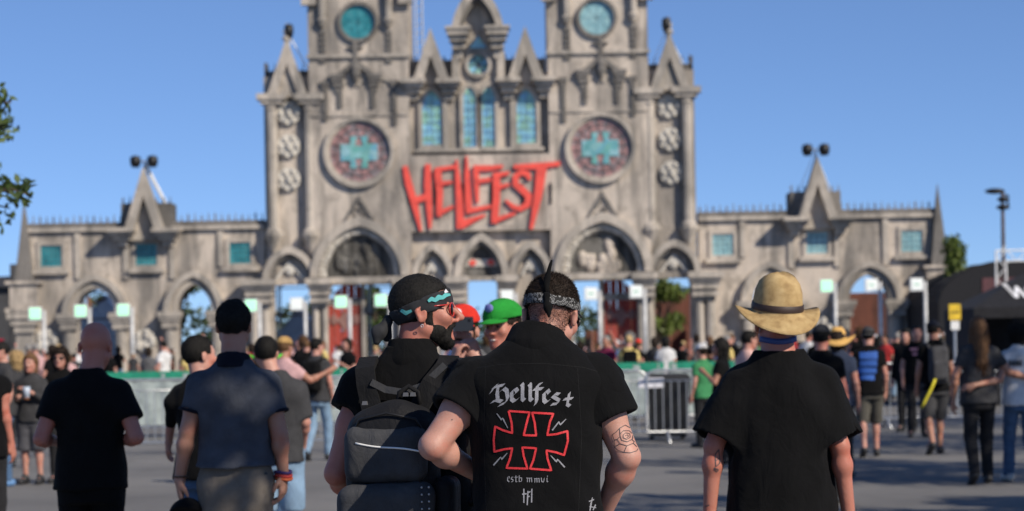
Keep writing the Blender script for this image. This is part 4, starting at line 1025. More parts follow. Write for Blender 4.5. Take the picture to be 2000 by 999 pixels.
def person(name, label, base, yaw, H, h=.014, pose=None, head=None, top=None, bottom=None, skin=None, hair=None, hairmat=None, shoes=SHOE, group=None, hands=True, wid=1.0, seed=1, curl=.45, beard=False, eyes=False, nose=1.0, hh=None, nb=1.0):
    """a standing figure in its own frame: feet at the root, facing +y; pose and head hold joint overrides in that frame (metres)"""
    s = H/1.75; pose = dict(pose or {}); head = dict(head or {}); skin = skin or SK; hm = hairmat or H_BRN
    root = thing(name, label, 'person', (base[0], base[1], 0), yaw, group)
    lean = pose.get('lean', 0.0); tilt = pose.get('tilt', 0.0)
    def sh(st, off=0.0, w=wid):
        return [(z*s, (cx + tilt*max(0, z - .95))*s, (cy + lean*max(0, z - .95) + pose.get('hunch', 0)*max(0, z - 1.25))*s, (a*w + off)*s, (b*(1 + (w - 1)*.7) + off)*s) for z, cx, cy, a, b in st]
    ly = lambda z: lean*max(0, z - .95) + pose.get('hunch', 0)*max(0, z - 1.25); lx = lambda z: tilt*max(0, z - .95)
    J = {}
    for sd, q in (('L', -1), ('R', 1)):
        J['sh'+sd] = Vector(((q*.155*wid + lx(1.4))*s, (-.012 + ly(1.4))*s, 1.368*s)); J['el'+sd] = Vector(((q*.215*wid + lx(1.1))*s, (-.03 + ly(1.1))*s, 1.115*s)); J['wr'+sd] = Vector((q*.225*wid*s, (.05 + ly(1.0))*s, .875*s))
        J['hip'+sd] = Vector((q*.088*s, 0, .90*s)); J['kn'+sd] = Vector((q*.098*s, .015*s, .50*s)); J['an'+sd] = Vector((q*.105*s, -.02*s, .085*s))
    J['neck'] = Vector((lx(1.46)*s, (-.022 + ly(1.46))*s, 1.455*s))
    hc = Vector((lx(1.6)*s, (.018 + ly(1.55))*s, 1.622*s))
    for k, v in pose.items():
        if isinstance(v, Vector): J[k] = v
    hc = head.get('pos', hc); T = TF(head.get('yaw', 0), head.get('pitch', 0), head.get('roll', 0), hc, head.get('sc', s**.5))
    pts = list(J.values()) + [T.pt((0, 0, .14)), Vector((-.2*s, -.17*s, 0)), Vector((.2*s, .26*s, 0))]
    lo = [min(p[i] for p in pts) - .20 for i in range(3)]; hi = [max(p[i] for p in pts) + .20 for i in range(3)]; lo[2] = -.02; hi[2] = T.pt((0, 0, .14))[2] + .06
    bk = top.get('kind', 'tee') if top else None
    # ---- body, one continuous surface
    f = Field(lo, hi, h)
    f.add(loft(sh(TORSO)), .02)
    for sd, q in (('L', -1), ('R', 1)):
        S_, E, Wr = J['sh'+sd], J['el'+sd], J['wr'+sd]; aw = s*(.6 + .4*wid)
        f.add(cone(S_, E, .050*aw, .039*aw), .03); f.add(ell(S_ + (E - S_)*.42, .046*aw), .03)
        f.add(cone(E, Wr, .038*aw, .0265*aw), .012); f.add(ell(E + (Wr - E)*.27, .0415*aw), .02)
        if hands:
            d = pose.get('hd'+sd, (Wr - E).normalized()); n = pose.get('hn'+sd, Vector((-q, .35, 0))); hand_sdf(f, Wr, d, n, s, curl, q)
        else: f.add(cone(Wr, Wr + (Wr - E).normalized()*.15*s, .030*s, .026*s), .01)
        lw = 1.0 if bottom and bottom.get('kind', 'trousers') != 'trousers' else .78
        f.add(cone(J['hip'+sd], J['kn'+sd], .080*s, .052*s*lw), .03); f.add(cone(J['kn'+sd], J['an'+sd], .050*s*lw, .036*s), .015); K = J['kn'+sd] + (J['an'+sd] - J['kn'+sd])*.3 + Vector((0, -.014*s, 0)); f.add(ell(K, (.052*s*lw, .052*s*lw, (.11 if lw == 1 else .05)*s)), .02)
        f.add(cone(J['an'+sd], J['an'+sd] + Vector((q*.02, .13, -.04))*s, .036*s, .03*s), .01)
    f.add(cone(J['neck'] - Vector((0, 0, .04*s)), T.pt((0, -.022, -.035)), .062*s*(.5+.5*wid)*nb, .056*s), .025)
    head_sdf(f, T, nose)
    f.build('body', skin, root)
    out = dict(root=root, T=T, J=J, s=s, sh=sh, lo=lo, hi=hi, h=h)
    # ---- top
    if top:
        st = sh(top.get('st', TEE), top.get('off', 0.0)); g = Field(lo, hi, top.get('h', h))
        if 'hem' in top: st = [(max(z, top['hem']*s), *r) for z, *r in st]
        g.add(loft(st, 2.4), .012)
        for sd, q in (('L', -1), ('R', 1)):
            S_, E, Wr = J['sh'+sd], J['el'+sd], J['wr'+sd]; fr = top.get('sleeve', .55); r0, r1 = top.get('sr', (.066, .060)); aw = s*(.5 + .5*wid)
            if bk == 'long': g.add(cone(S_, E, r0*aw, .054*aw), .03); g.add(cone(E, E + (Wr - E)*fr, .054*aw, .043*aw, True), .02)
            else:
                en = S_ + (E - S_)*fr; g.add(cone(S_ + (E - S_)*-.02, en, r0*aw, r1*aw, True), .045)
                if h < .009: g.cut(cone(S_ + (E - S_)*(fr + .03), S_ + (E - S_)*(fr + .5), (r1 - .022)*aw, (r1 - .022)*aw), .006)
        if top.get('fold', 1): g.disp(folds(.0055*top.get('fold', 1), seed, (13, 13, 9)))
        if top.get('fold', 1): g.disp(folds(.0030*top.get('fold', 1), seed + 9, (30, 30, 22), 6))
        out['top'] = g.build(top.get('name', 'shirt'), top['mat'], root, 2 if h < .009 else 1)
    # ---- bottom
    if bottom:
        g = Field(lo, hi, max(h, .009)); w = bottom.get('w', 1.0)
        g.add(loft([(z*s, a*0, cy*s, aa*s*wid, bb*s) for z, a, cy, aa, bb in ((.78, 0, 0, .150, .122), (.90, 0, -.008, .172, .128), (1.0, 0, 0, .160, .116), (1.04, 0, 0, .156, .112))]), .02)
        kd = bottom.get('kind', 'trousers')
        for sd in 'LR':
            hp, kn, an = J['hip'+sd], J['kn'+sd], J['an'+sd]
            if kd == 'shorts': g.add(cone(hp, kn + (kn - hp)*bottom.get('len', .02), .100*s*w, .086*s*w, True), .03)
            elif kd == 'skirt': g.add(loft([(.50*s, 0, 0, .20*s, .16*s), (.9*s, 0, 0, .17*s, .13*s)]), .02)
            else: g.add(cone(hp, kn, .091*s*w, .070*s*w), .03); g.add(cone(kn, an + (an - kn)*.06, .070*s*w, .060*s*w, True), .02)
        g.disp(folds(.004, seed + 3, (12, 12, 16)))
        out['bottom'] = g.build({'shorts': 'shorts', 'skirt': 'skirt'}.get(kd, 'trousers'), bottom['mat'], root)
    if shoes:
        for sd, q in (('L', -1), ('R', 1)):
            an = J['an'+sd]; o_ = Vector((an.x, an.y, an.z - .085*s)); pt = pose.get('ft'+sd, 0.0); l2 = [o_[i] - .2 for i in range(3)]; h2 = [o_[i] + .32 for i in range(3)]
            g = Field(l2, h2, max(h, .01)); Tt = TF(0, pt, 0, o_, s)
            g.add(cone((0, -.045, .048), (q*.02, .15, .040), .046, .042), .01, Tt); g.add(cone((0, -.02, .05), (0, .03, .10), .046, .045), .02, Tt); g.keep(half((0, 0, 1), .0), Tt)
            g.build('shoe', shoes, root)
    # ---- hair
    if hair: hair_sdf(root, T, hair, hm, hh or max(.005, h*.6), seed)
    if beard: beard_sdf(root, T, hm, hh or max(.005, h*.6), seed)
    if eyes:
        for q in (-1, 1): MB().ball(T.pt((q*.031, .083, .008)), .0075*T.s, 8, 6).build('eye', EYE, root, True)
        for q in (-1, 1): MB().tube([T.pt((q*.014, .092, .028)), T.pt((q*.032, .090, .033)), T.pt((q*.048, .078, .027))], .0045*T.s, 5).build('eyebrow', hm, root, True)
        m = MB(); m.tube([T.pt((-.022, .083, -.057)), T.pt((0, .090, -.058)), T.pt((.022, .083, -.057))], .0055*T.s, 6); m.build('lips', LIP, root, True)
    return out
def hair_sdf(root, T, kind, mat, h, seed, extra=None):
    lo = T.o - .22*T.s; hi = T.o + .22*T.s
    if kind in ('long', 'dread'): lo[2] -= .45*T.s
    f = Field(lo, hi, h)
    if kind == 'bald': return
    g = {'short': .006, 'fade': .007, 'crop': .004, 'quiff': .008, 'afro': .05, 'bob': .02, 'long': .018, 'dread': .015, 'curly': .028}[kind]
    f.add(ell((0, -.014, .036), (.074 + g, .096 + g, .086 + g*1.15)), .01, T)
    if kind in ('bob', 'long', 'curly'):
        b_ = {'bob': -.10, 'curly': -.09, 'long': -.35}[kind]
        f.add(cone((0, -.05, .0), (0, -.055, b_), .080 + g*.4, .062), .03, T)
        for q in (-1, 1): f.add(cone((q*.066, .0, .03), (q*.070, .0, max(b_, -.12)), .026 + g*.3, .024), .02, T)
    if kind == 'dread': f.add(cone((0, -.06, .0), (0, -.10, -.34), .085, .075), .03, T)
    nap = {'short': -.076, 'fade': .012, 'crop': -.050, 'quiff': -.060, 'afro': -.07}.get(kind)
    f.cut(Prim(lambda x, y, z: np.maximum(np.maximum(.045 - y, z - .074 + np.abs(x)*.12), -1), (-.2, .0, -.3), (.2, .25, .3)), .008, T)
    f.cut(Prim(lambda x, y, z: np.maximum(np.maximum(.012 - y, z - .012), -1), (-.2, -.05, -.5), (.2, .25, .3)), .006, T)
    if nap is not None:
        f.cut(Prim(lambda x, y, z: np.maximum(z - nap - np.maximum(0, y + .045)*.45, -1), (-.25, -.25, -.3), (.25, .25, .2)), .006, T)
        for q in (-1, 1): f.cut(ell((q*.083, -.006, -.008), (.025, .020, .036)), .004, T)
    amp = {'short': .0012, 'fade': .0015, 'crop': .0008, 'quiff': .004, 'afro': .012, 'curly': .010, 'bob': .004, 'long': .005, 'dread': .006}[kind]
    f.disp(folds(amp, seed, (70, 70, 50) if kind != 'dread' else (110, 110, 12), 8))
    V, Q = f.mesh(1)
    if h < .0085 or kind in ('curly', 'dread', 'afro'):
        n, ln = (18000, .0062) if h < .0058 else (6000, .010)
        if kind in ('curly', 'afro'): n, ln = 5000, .03
        if kind == 'quiff': ln *= 1.6
        if kind == 'fade': ln *= 1.9
        if kind == 'crop': ln *= .5
        if kind == 'dread': n, ln = 2500, .05
        SV, SQ = strands(V, Q, n, ln*T.s, .0008 if h < .0058 else .0014, seed, (0, 0, -.35) if kind != 'dread' else (0, 0, -3.0), .6); Q = np.concatenate([Q, SQ + len(V)]); V = np.concatenate([V, SV])
    if kind == 'fade':                                        # clipped sides: sparse stubble on the skin
        f2 = Field(lo, hi, h); f2.add(ell((0, -.014, .036), (.0755, .0975, .0875)), .01, T); f2.add(cone((0, -.03, -.02), (0, -.045, -.08), .068, .056), .02, T); f2.keep(half((0, -.25, 1), -.062), T)
        f2.cut(Prim(lambda x, y, z: np.maximum(np.maximum(.030 - y, z - .074), -1), (-.2, .0, -.3), (.2, .25, .3)), .006, T); f2.keep(half((0, 0, -1), -.03), T); V2, Q2 = f2.mesh(1)
        SV, SQ = strands(V2, Q2, 15000, .0042, .0006, seed + 1, (0, 0, -1.0)); Q = np.concatenate([Q, SQ + len(V)]); V = np.concatenate([V, SV])
    np_mesh('hair', V, Q, mat, root)
    if kind == 'dread':
        r = random.Random(seed); m = MB()
        for k in range(60):
            a = r.uniform(-1.9, 1.9); x0, y0 = .088*sin(a), -.02 - .095*cos(a); l = r.uniform(.28, .42)
            m.tube([T.pt((x0, y0, .03)), T.pt((x0*1.1, y0*1.1 - .01, -.1)), T.pt((x0*.95 + r.uniform(-.03, .03), y0 - .03, -.1 - l*.5)), T.pt((x0*.9 + r.uniform(-.04, .04), y0 - .03, -.1 - l))], [.010, .011, .009, .005], 6)
        m.build('dreadlocks', mat, root, True)
def beard_sdf(root, T, mat, h, seed):
    lo = T.o - .2*T.s; hi = T.o + .2*T.s; f = Field(lo, hi, h)
    for q in (-1, 1):
        f.add(cone((q*.068, .020, .030), (q*.060, .010, -.030), .010, .013), .008, T)
        f.add(cone((q*.055, .004, -.030), (q*.044, .022, -.068), .017, .018), .012, T); f.add(cone((q*.044, .022, -.070), (q*.012, .068, -.096), .020, .022), .012, T)
        f.add(cone((q*.006, .093, -.043), (q*.030, .078, -.053), .0075, .010), .006, T); f.add(cone((q*.030, .078, -.054), (q*.032, .066, -.088), .009, .014), .008, T)
    f.add(ell((0, .066, -.099), (.028, .025, .022)), .016, T)
    for q in (-1, 1): f.add(ell((q*.046, .033, -.058), (.019, .032, .027)), .010, T); f.cut(ell((0, .104, -.057), (.021, .022, .0115)), .004, T)
    f.disp(folds(.0015, seed, (80, 80, 60), 8)); V, Q = f.mesh(1)
    if h < .0085: SV, SQ = strands(V, Q, 6500, .0065*T.s, .0007, seed, (0, 0, -.8), .35); Q = np.concatenate([Q, SQ + len(V)]); V = np.concatenate([V, SV])
    np_mesh('beard', V, Q, mat, root)
def ring(c, ax, r, tr, n=18):
    ax = Vector(ax).normalized(); u = ax.orthogonal().normalized(); v = ax.cross(u); c = Vector(c)
    return MB().tube([c + (u*cos(2*pi*k/n) + v*sin(2*pi*k/n))*r for k in range(n)], tr, 6, True)
def tmap(mb, T): mb.v = [tuple(T.pt(p)) for p in mb.v]; return mb
def cap(root, T, mat, name='cap', visor=1, back=False, emblem=None, full=.0):
    f = Field(T.o - .26, T.o + .26, .006 if T.o[1] > -9 else .01)
    f.add(ell((0, -.012, .052), (.088 + full, .108 + full, .090 + full)), .01, T); f.keep(half((0, .12, 1), .050), T)
    f.cut(ell((0, -.012, .046), (.079, .100, .078)), .004, T)
    f.disp(folds(.0015, 5, (50, 50, 30), 5)); o = f.build(name, mat, root)
    if visor:
        sg = -1 if back else 1; m = MB(); n = 12; vs = []
        for r_, dz in ((.085, .0), (.165, -.026)):
            for k in range(n + 1):
                a = pi*(.16 + .68*k/n); vs.append((cos(a)*min(r_, .105 if r_ > .1 else .09), sg*(.012 + sin(a)*r_), .046 + dz*sin(a) - .012*abs(cos(a))))
        m.add(vs + [(x, y, z + .005) for x, y, z in vs], [(k, k+1, n+2+k, n+1+k) for k in range(n)] + [(2*n+2+k+n+1, 2*n+2+k+n+2, 2*n+2+k+1, 2*n+2+k) for k in range(n)] + [(n+1+k, n+2+k, 3*n+4+k, 3*n+3+k) for k in range(n)])
        tmap(m, T).build('visor', mat, o, True)
    if emblem:
        m = MB(); m.ball((0, .094 + full, .100), (.026, .010, .022), 14, 8); tmap(m, T).build('emblem_patch', emblem, o, True)
    return o
def to_local(base, yaw, p):
    return Matrix.Rotation(-yaw, 3, 'Z') @ (Vector(p) - Vector((base[0], base[1], 0)))
def bvh_world(o):
    root = o
    M = Matrix.Identity(4); chain = []
    while root is not None: chain.append(root); root = root.parent
    for c in reversed(chain): M = M @ Matrix.LocRotScale(c.location, c.rotation_euler, c.scale)
    me = o.data; return BVHTree.FromPolygons([M @ v.co for v in me.vertices], [tuple(p.vertices) for p in me.polygons]), M.inverted()
def decal(name, target, strokes, mat, off=.0016, nib=None, step=3.0, parent=None, closed=False):
    """lay embroidered or inked strokes (pixel paths with widths) onto a cloth or skin surface"""
    bv, Mi = bvh_world(target); V, Q = [], []; eye = Vector((0, 0, CAMH))
    for st in strokes:
        pts = []
        for i in range(len(st) - 1):
            a, b = st[i], st[i+1]; n = max(1, int(math.hypot(b[0]-a[0], b[1]-a[1])/step))
            pts += [tuple(a[k] + (b[k] - a[k])*j/n for k in range(3)) for j in range(n)]
        pts.append(st[-1]); rows = []
        for j, (x, y, w) in enumerate(pts):
            if nib: nx, ny = nib[0]*w/2, nib[1]*w/2
            else:
                a, b = pts[max(j-1, 0)], pts[min(j+1, len(pts)-1)]; dx, dy = b[0]-a[0], b[1]-a[1]; l = math.hypot(dx, dy) or 1; nx, ny = -dy/l*w/2, dx/l*w/2
            row = []
            for q in (-1, 0, 1):
                d = (P(x + q*nx, y + q*ny, 1.0) - eye).normalized(); hit, nr, _, dist = bv.ray_cast(eye, d)
                if hit is None: row = None; break
                if nr.dot(d) > 0: nr = -nr
                row.append(Mi @ (hit + nr*off*.4 - d*off))
            rows.append(row)
        for j in range(len(rows) - 1):
            if rows[j] is None or rows[j+1] is None: continue
            if (rows[j][1] - rows[j+1][1]).length > .06: continue
            k = len(V); V += rows[j] + rows[j+1]; Q += [(k, k+1, k+4, k+3), (k+1, k+2, k+5, k+4)]
    if not V: return None
    me = bpy.data.meshes.new(name); me.from_pydata([tuple(v) for v in V], [], Q); me.update(); return link(name, me, mat, parent or target.parent)
# ------------------------------------------------------------------ the five men in front
def fig(px, py, D, yaw):
    p = P(px, py, D); base = (p.x, D); return base, (lambda x, y, d: to_local(base, yaw, P(x, y, d)))
THREAD = m_plain('silver_thread', (.25, .25, .27), .55, 0, .4, 300); THREAD_R = m_plain('red_thread', (.62, .030, .035), .6, 0, .45, 250); SEAM = m_plain('vest_seam', (.0042, .0042, .0046), .9)
INK = m_plain('tattoo_ink', (.050, .048, .055), .6)
# --- man in the embroidered vest
D = 6.0; base, Q_ = fig(1046, 700, D, 0.0)
VST = [(.86, 0, .0, .196, .142), (1.0, 0, .0, .186, .136), (1.10, 0, .004, .184, .134), (1.20, 0, .0, .192, .138), (1.31, 0, -.006, .210, .140), (1.37, 0, -.014, .220, .132), (1.405, 0, -.018, .212, .116), (1.435, 0, -.022, .172, .104), (1.468, 0, -.026, .128, .090), (1.495, 0, -.026, .092, .076), (1.515, 0, -.024, .072, .064)]
hp = Q_(1078, 618, 6.08)
vm = person('person', 'man in black sleeveless vest with silver and red back embroidery, paisley bandana, rose tattoo', base, 0.0, 1.78, .006,
    pose=dict(lean=.03, hunch=.10, elL=Q_(845, 872, 5.93), wrL=Q_(935, 925, 6.14), elR=Q_(1224, 893, 5.98), wrR=Q_(1178, 1000, 6.10), hdR=Vector((-.5, .35, -.8)), hdL=Vector((.8, .5, -.3)), hnL=Vector((.2, -.8, 0)), hnR=Vector((-.6, -.4, .1))),
    head=dict(pos=hp, yaw=radians(-20), pitch=radians(16), roll=radians(4), sc=.98), wid=1.12,
    top=dict(mat=BLK_T, name='tshirt', sleeve=.50, sr=(.080, .084), fold=.8, off=-.014), bottom=dict(mat=BLK_D), skin=SK, hair='fade', hairmat=H_BRN, seed=3, hh=.005)
g = Field(vm['lo'], vm['hi'], .006); g.add(loft([(z*vm['s'], cx, (cy + .03*max(0, z-.95) + .10*max(0, z-1.25))*vm['s'], (a + .002)*vm['s'], (b + .003)*vm['s']) for z, cx, cy, a, b in VST], 2.5), .01)
for q in (-1, 1):                                           # rolled armhole edges
    S_ = vm['J']['shL' if q < 0 else 'shR']; g.add(cone(S_ + Vector((q*.02, .0, .035)), S_ + Vector((q*.045, .0, .012)), .050, .046), .03)
g.disp(folds(.0045, 21, (10, 10, 9))); g.disp(folds(.0030, 22, (30, 30, 26), 7))
vest = g.build('vest', BLK_D, vm['root'])
f = Field(vm['lo'], vm['hi'], .006); nk = vm['J']['neck']; s_ = vm['s']     # stand-up collar
c0, c1 = nk + Vector((.0, .0, .01)), nk + Vector((.010, .024, .072)); f.add(cone(c0, c1, .100, .082, True), .003); f.cut(cone(c0 - Vector((0, 0, .05)), c1 + Vector((0, .01, .06)), .084, .066), .003)
f.keep(half((0, 0, 1), nk.z - .02)); f.disp(folds(.002, 8, (25, 25, 20), 5)); f.build('collar', BLK_D, vm['root'])
k6 = .2692; c6 = lambda x, y, w: (930 + x*k6, 730 + y*k6, w*k6)
def glyphs(L_, w, nm, nib=None, mat=THREAD): return decal(nm, vest, [[c6(x, y, w) for x, y in st] for st in L_], mat, .0013, nib, 2.0, vest)
nb = (.72, -.70)
FR = {'H': [[(104,142),(118,120),(136,92),(152,84)], [(122,104),(158,92),(200,84)], [(160,96),(152,140),(158,190)], [(112,208),(150,192),(186,204)], [(152,150),(200,108),(222,124),(230,180),(212,212),(166,232)]],
      'e': [[(258,128),(258,186)], [(258,186),(278,202),(304,184)], [(258,128),(286,110),(300,132),(264,162)]],
      'l': [[(330,74),(337,86),(336,184),(350,196)]], 'm': [[(386,74),(393,86),(392,184),(406,196)]],
      'f': [[(446,82),(440,120),(438,205),(428,226)], [(444,84),(474,74)], [(418,114),(482,110)]],
      'g': [[(492,140),(492,194)], [(492,194),(508,210),(532,194)], [(492,140),(516,120),(530,142),(496,174)]],
      's': [[(604,150),(572,146),(552,164),(602,194),(590,218),(546,224)]], 't': [[(676,140),(664,206),(660,224),(680,236)], [(636,186),(700,180)]]}
for kk, st in FR.items(): glyphs(st, 35 if kk not in 'st' else 30, 'letter', nb)
cr = [(236,272),(388,282),(370,345),(345,447),(435,450),(425,360),(406,284),(560,292),(535,350),(516,446),(580,440),(662,418),(665,490),(638,592),(580,572),(510,558),(518,620),(545,702),(390,690),(415,630),(435,542),(335,536),(345,600),(372,690),(220,685),(245,620),(262,542),(200,550),(132,568),(128,480),(138,384),(190,410),(262,432),(258,360),(236,272)]
decal('cross_emblem', vest, [[c6(x, y, 15) for x, y in cr]], THREAD_R, .0013, None, 2.0, vest)
for st in ([(150,290),(186,338),(180,330),(194,326),(230,396)], [(652,330),(610,372),(600,350),(552,412)], [(226,576),(186,622),(178,606),(126,666)], [(540,594),(582,640),(590,622),(642,680)]):
    decal('lightning_bolt', vest, [[(*c6(x, y, 0)[:2], (2.0, 4.0, 3.0, 4.0, 1.5)[min(i, 4)]*.7) for i, (x, y) in enumerate(st)]], THREAD, .0013, None, 2.0, vest)
sm = {'e': [[(228,752),(228,776),(240,786)], [(228,752),(240,746),(240,760),(230,768)]], 's': [[(268,752),(256,752),(254,764),(268,772),(266,784),(254,786)]], 't': [[(288,740),(288,784),(298,786)], [(280,752),(300,752)]], 'b': [[(312,740),(312,784),(330,782),(330,758),(314,756)]],
      'm': [[(366,756),(372,760),(372,788)], [(372,760),(386,758),(388,788)], [(388,760),(402,758),(404,788)]], 'n': [[(422,760),(426,764),(426,790)], [(426,764),(440,760),(442,790)], [(442,764),(456,760),(458,790)]], 'v': [[(472,756),(476,784),(490,788),(494,758)]], 'i': [[(514,756),(514,784),(522,786)], [(516,742),(519,747)]]}
for st in sm.values(): glyphs(st, 7.5, 'letter', nb)
for st in ([[(346,836),(346,938)]], [[(376,852),(370,955)], [(372,866),(394,856)], [(372,896),(388,890)]], [[(404,836),(402,936)]], [[(334,876),(366,872)]]): glyphs(st, 9, 'letter')
decal('seam', vest, [[(912, 722, .7), (980, 712, .7), (1060, 710, .7), (1140, 718, .7), (1196, 735, .7)], [(948, 716, .7), (945, 850, .7), (950, 999, .7)], [(1128, 720, .7), (1136, 850, .7), (1130, 999, .7)]], SEAM, .0005, None, 6, vest)
decal('white_print', vest, [[(1152, 998, 2), (1154, 985, 3), (1157, 972, 1.5)], [(1158, 997, 2), (1163, 986, 2.5)], [(1150, 980, 2), (1160, 976, 2)], [(1151, 990, 1.5), (1164, 992, 2)]], THREAD, .0013, None, 3, vest)
body = [c for c in vm['root'].children if c.name.startswith('body')][0]
k4 = .4893; c4 = lambda x, y, w=1.25: (820 + x*k4, 510 + y*k4, w)
rose = [[(820,655),(835,664),(850,672),(862,712),(872,745),(866,758),(840,766),(815,764),(790,756),(776,742),(776,715),(768,694),(785,682),(797,668),(820,655)], [(797,668),(800,700),(788,712),(776,715)], [(850,672),(858,700),(846,712)], [(800,690),(812,678),(836,678),(850,692),(848,712),(828,722),(806,716),(800,700)],
        [(812,694),(822,686),(838,690),(840,704),(826,712),(812,706),(812,694)], [(820,698),(828,694),(834,700),(826,706)], [(788,712),(800,730),(826,738),(852,728),(862,712)], [(780,740),(800,730)], [(852,728),(866,742)], [(815,764),(826,738)], [(846,712),(856,722)]]
decal('rose_tattoo', body, [[c4(x, y) for x, y in st] for st in rose], INK, .0012, None, 2.0, body)
decal('mole', body, [[(882, 820, 2.2), (884, 820, 2.2)]], INK, .0012, None, 1.0, body)
# bandana with knot and tails
def m_paisley():
    t = NT('paisley_cotton'); v = t.n('ShaderNodeTexVoronoi'); v.inputs['Scale'].default_value = 95; t.l(t.tc.outputs['Object'], v.inputs['Vector'])
    c = t.ramp(v.outputs['Distance'], [(.10, (.34, .34, .34)), (.22, (.012, .012, .012)), (.36, (.012, .012, .012)), (.46, (.30, .30, .30)), (.60, (.014, .014, .014))])
    return t.out(c, .9)
PAIS = m_paisley()
def band(root, T, mat, z0, z1, slope, g=.013, name='bandana', h=.005, b0=0):
    f = Field(T.o - .16, T.o + .16, h); f.add(ell((0, -.014, .036), (.074 + g, .096 + g, .086 + g)), .01, T)
    f.keep(half((0, -slope, 1), z0), T); f.keep(half((0, slope, -1), -z1), T); f.cut(ell((0, -.014, .036), (.066 + g, .088 + g, .078 + g)), .003, T); f.disp(folds(.0012, 4, (60, 60, 90), 6)); return f.build(name, mat, root)
T = vm['T']; bnd = band(vm['root'], T, PAIS, .018, .052, .10)
m = Field(T.o - .22, T.o + .22, .005); kx = .018
m.add(ell((kx, -.115, .032), (.013, .012, .014)), .006, T); m.add(cone((kx, -.118, .024), (kx + .010, -.121, -.006), .008, .013), .006, T); m.add(cone((kx + .010, -.121, -.006), (kx + .018, -.119, -.034), .013, .004), .006, T); m.disp(folds(.002, 3, (60, 60, 40), 5)); m.build('bandana_knot', BLK_T, vm['root'])
m = MB(); vs = []; tl = [(.0, .040, .009, .2), (-.004, .060, .008, .5), (-.007, .085, .0105, .1), (-.006, .105, .008, -.3), (-.004, .118, .006, .6), (-.001, .132, .005, 1.0), (.001, .146, .002, 1.2)]
for dx, z, w_, tw in tl: vs += [T.pt((kx + dx - w_*cos(tw), -.119 - w_*sin(tw), z)), T.pt((kx + dx + w_*cos(tw), -.119 + w_*sin(tw), z))]
m.add(vs, [(2*k, 2*k+1, 2*k+3, 2*k+2) for k in range(len(tl) - 1)]); o = m.build('bandana_tail', BLK_T, vm['root'], True); md = o.modifiers.new('thick', 'SOLIDIFY'); md.thickness = .004
def shades(root, T, fm, lm, r=.0035):
    m = MB()
    for q in (-1, 1): m.tube([T.pt((q*.070, .074, .022)), T.pt((q*.077, .03, .020)), T.pt((q*.080, -.012, .016)), T.pt((q*.080, -.028, .0))], r*T.s, 6)
    for q in (-1, 1): m.tube([T.pt((q*(.036 + .029*cos(a)), .098 - abs(.036 + .029*cos(a))*.28, .006 + .022*sin(a))) for a in [k*pi/10 for k in range(20)]], r*1.1*T.s, 6, True)
    m.tube([T.pt((-.01, .098, .012)), T.pt((.01, .098, .012))], r*T.s, 6); o = m.build('sunglasses', fm, root, True)
    for q in (-1, 1): m = MB(); m.ball((q*.036, .087, .006), (.027, .006, .021), 12, 6); tmap(m, T).build('lens', lm, o, True)
LENS = m_plain('dark_lens', (.012, .008, .008), .08); FR_R = m_plain('red_frame', (.45, .03, .025), .25); FR_B = m_plain('black_frame', (.012, .012, .012), .3)
shades(vm['root'], T, FR_B, LENS)

# --- bearded man with backpack, looking to the side
D = 6.45; yw = radians(-10); base, Q_ = fig(806, 720, D, yw)
hp = Q_(829, 612, 6.46)
bm = person('person', 'bearded man in profile with red sunglasses, patterned headband and black sleeveless shirt', base, yw, 1.75, .006,
    pose=dict(lean=.02, elL=Q_(658, 925, 6.42), wrL=Q_(700, 985, 6.72), elR=Q_(935, 900, 6.55), wrR=Q_(900, 950, 6.85), hnL=Vector((.8, 0, .2)), hnR=Vector((-.8, 0, .2))),
    head=dict(pos=hp, yaw=radians(-76), pitch=radians(-2), roll=radians(0), sc=1.0), wid=1.07,
    top=dict(mat=BLK_T, name='shirt', sleeve=.24, sr=(.078, .082), fold=1.0), bottom=dict(mat=BLK_D), skin=SK_R, hair='short', hairmat=H_BLK, seed=5, beard=True, hh=.005, nose=1.09)
f = Field(bm['lo'], bm['hi'], .006); nk = bm['J']['neck']
c0, c1 = nk, nk + Vector((.0, .016, .07)); f.add(cone(c0, c1, .090, .076, True), .004); f.cut(cone(c0 - Vector((0, 0, .05)), c1 + Vector((0, .01, .06)), .076, .064), .003); f.keep(half((0, 0, 1), nk.z - .02)); f.disp(folds(.0025, 8, (25, 25, 20), 5)); f.build('collar', BLK_T, bm['root'])
T = bm['T']
HB = m_plain('headband_cotton', (.016, .017, .02), .9, 0, .5, 30); bnd = band(bm['root'], T, HB, -.006, .050, .36)
TEAL = m_plain('teal_print', (.10, .42, .42), .85); WPR = m_plain('white_headband_print', (.62, .62, .66), .85)
cA = lambda x, y, w: (820 + x*.1601, 560 + y*.1601, w*.1601)
decal('teal_wave_print', bnd, [[(836, 589, 5), (843, 584, 8), (850, 587, 7), (857, 581, 10), (864, 582, 7), (870, 577, 8), (879, 576, 4)]], TEAL, .003, None, 1.0, bnd)
decal('teal_dab_print', bnd, [[(783, 606, 6), (793, 612, 8), (804, 607, 5)]], TEAL, .002, None, 2.0, bnd)
decal('white_peak_print', bnd, [[(868, 572, 3), (873, 568, 8), (877, 565, 11), (880, 566, 8)]], WPR, .003, None, 1.0, bnd)
decal('dark_peak_print', bnd, [[(874, 569, 2), (876, 565, 3)], [(878, 568, 2), (879, 564, 2.5)]], HB, .0042, None, 1.0, bnd)
m = Field(T.o - .24, T.o + .24, .005); m.add(ell((.0, -.118, -.018), (.02, .016, .018)), .006, T)
m.add(cone((.0, -.122, -.022), (.02, -.150, -.055), .012, .024), .008, T); m.add(cone((.02, -.150, -.055), (.022, -.158, -.082), .024, .012), .008, T); m.add(cone((-.01, -.120, -.03), (-.02, -.125, -.07), .012, .018), .008, T); m.disp(folds(.0025, 3, (50, 50, 40), 5)); m.build('headband_knot', HB, bm['root'])
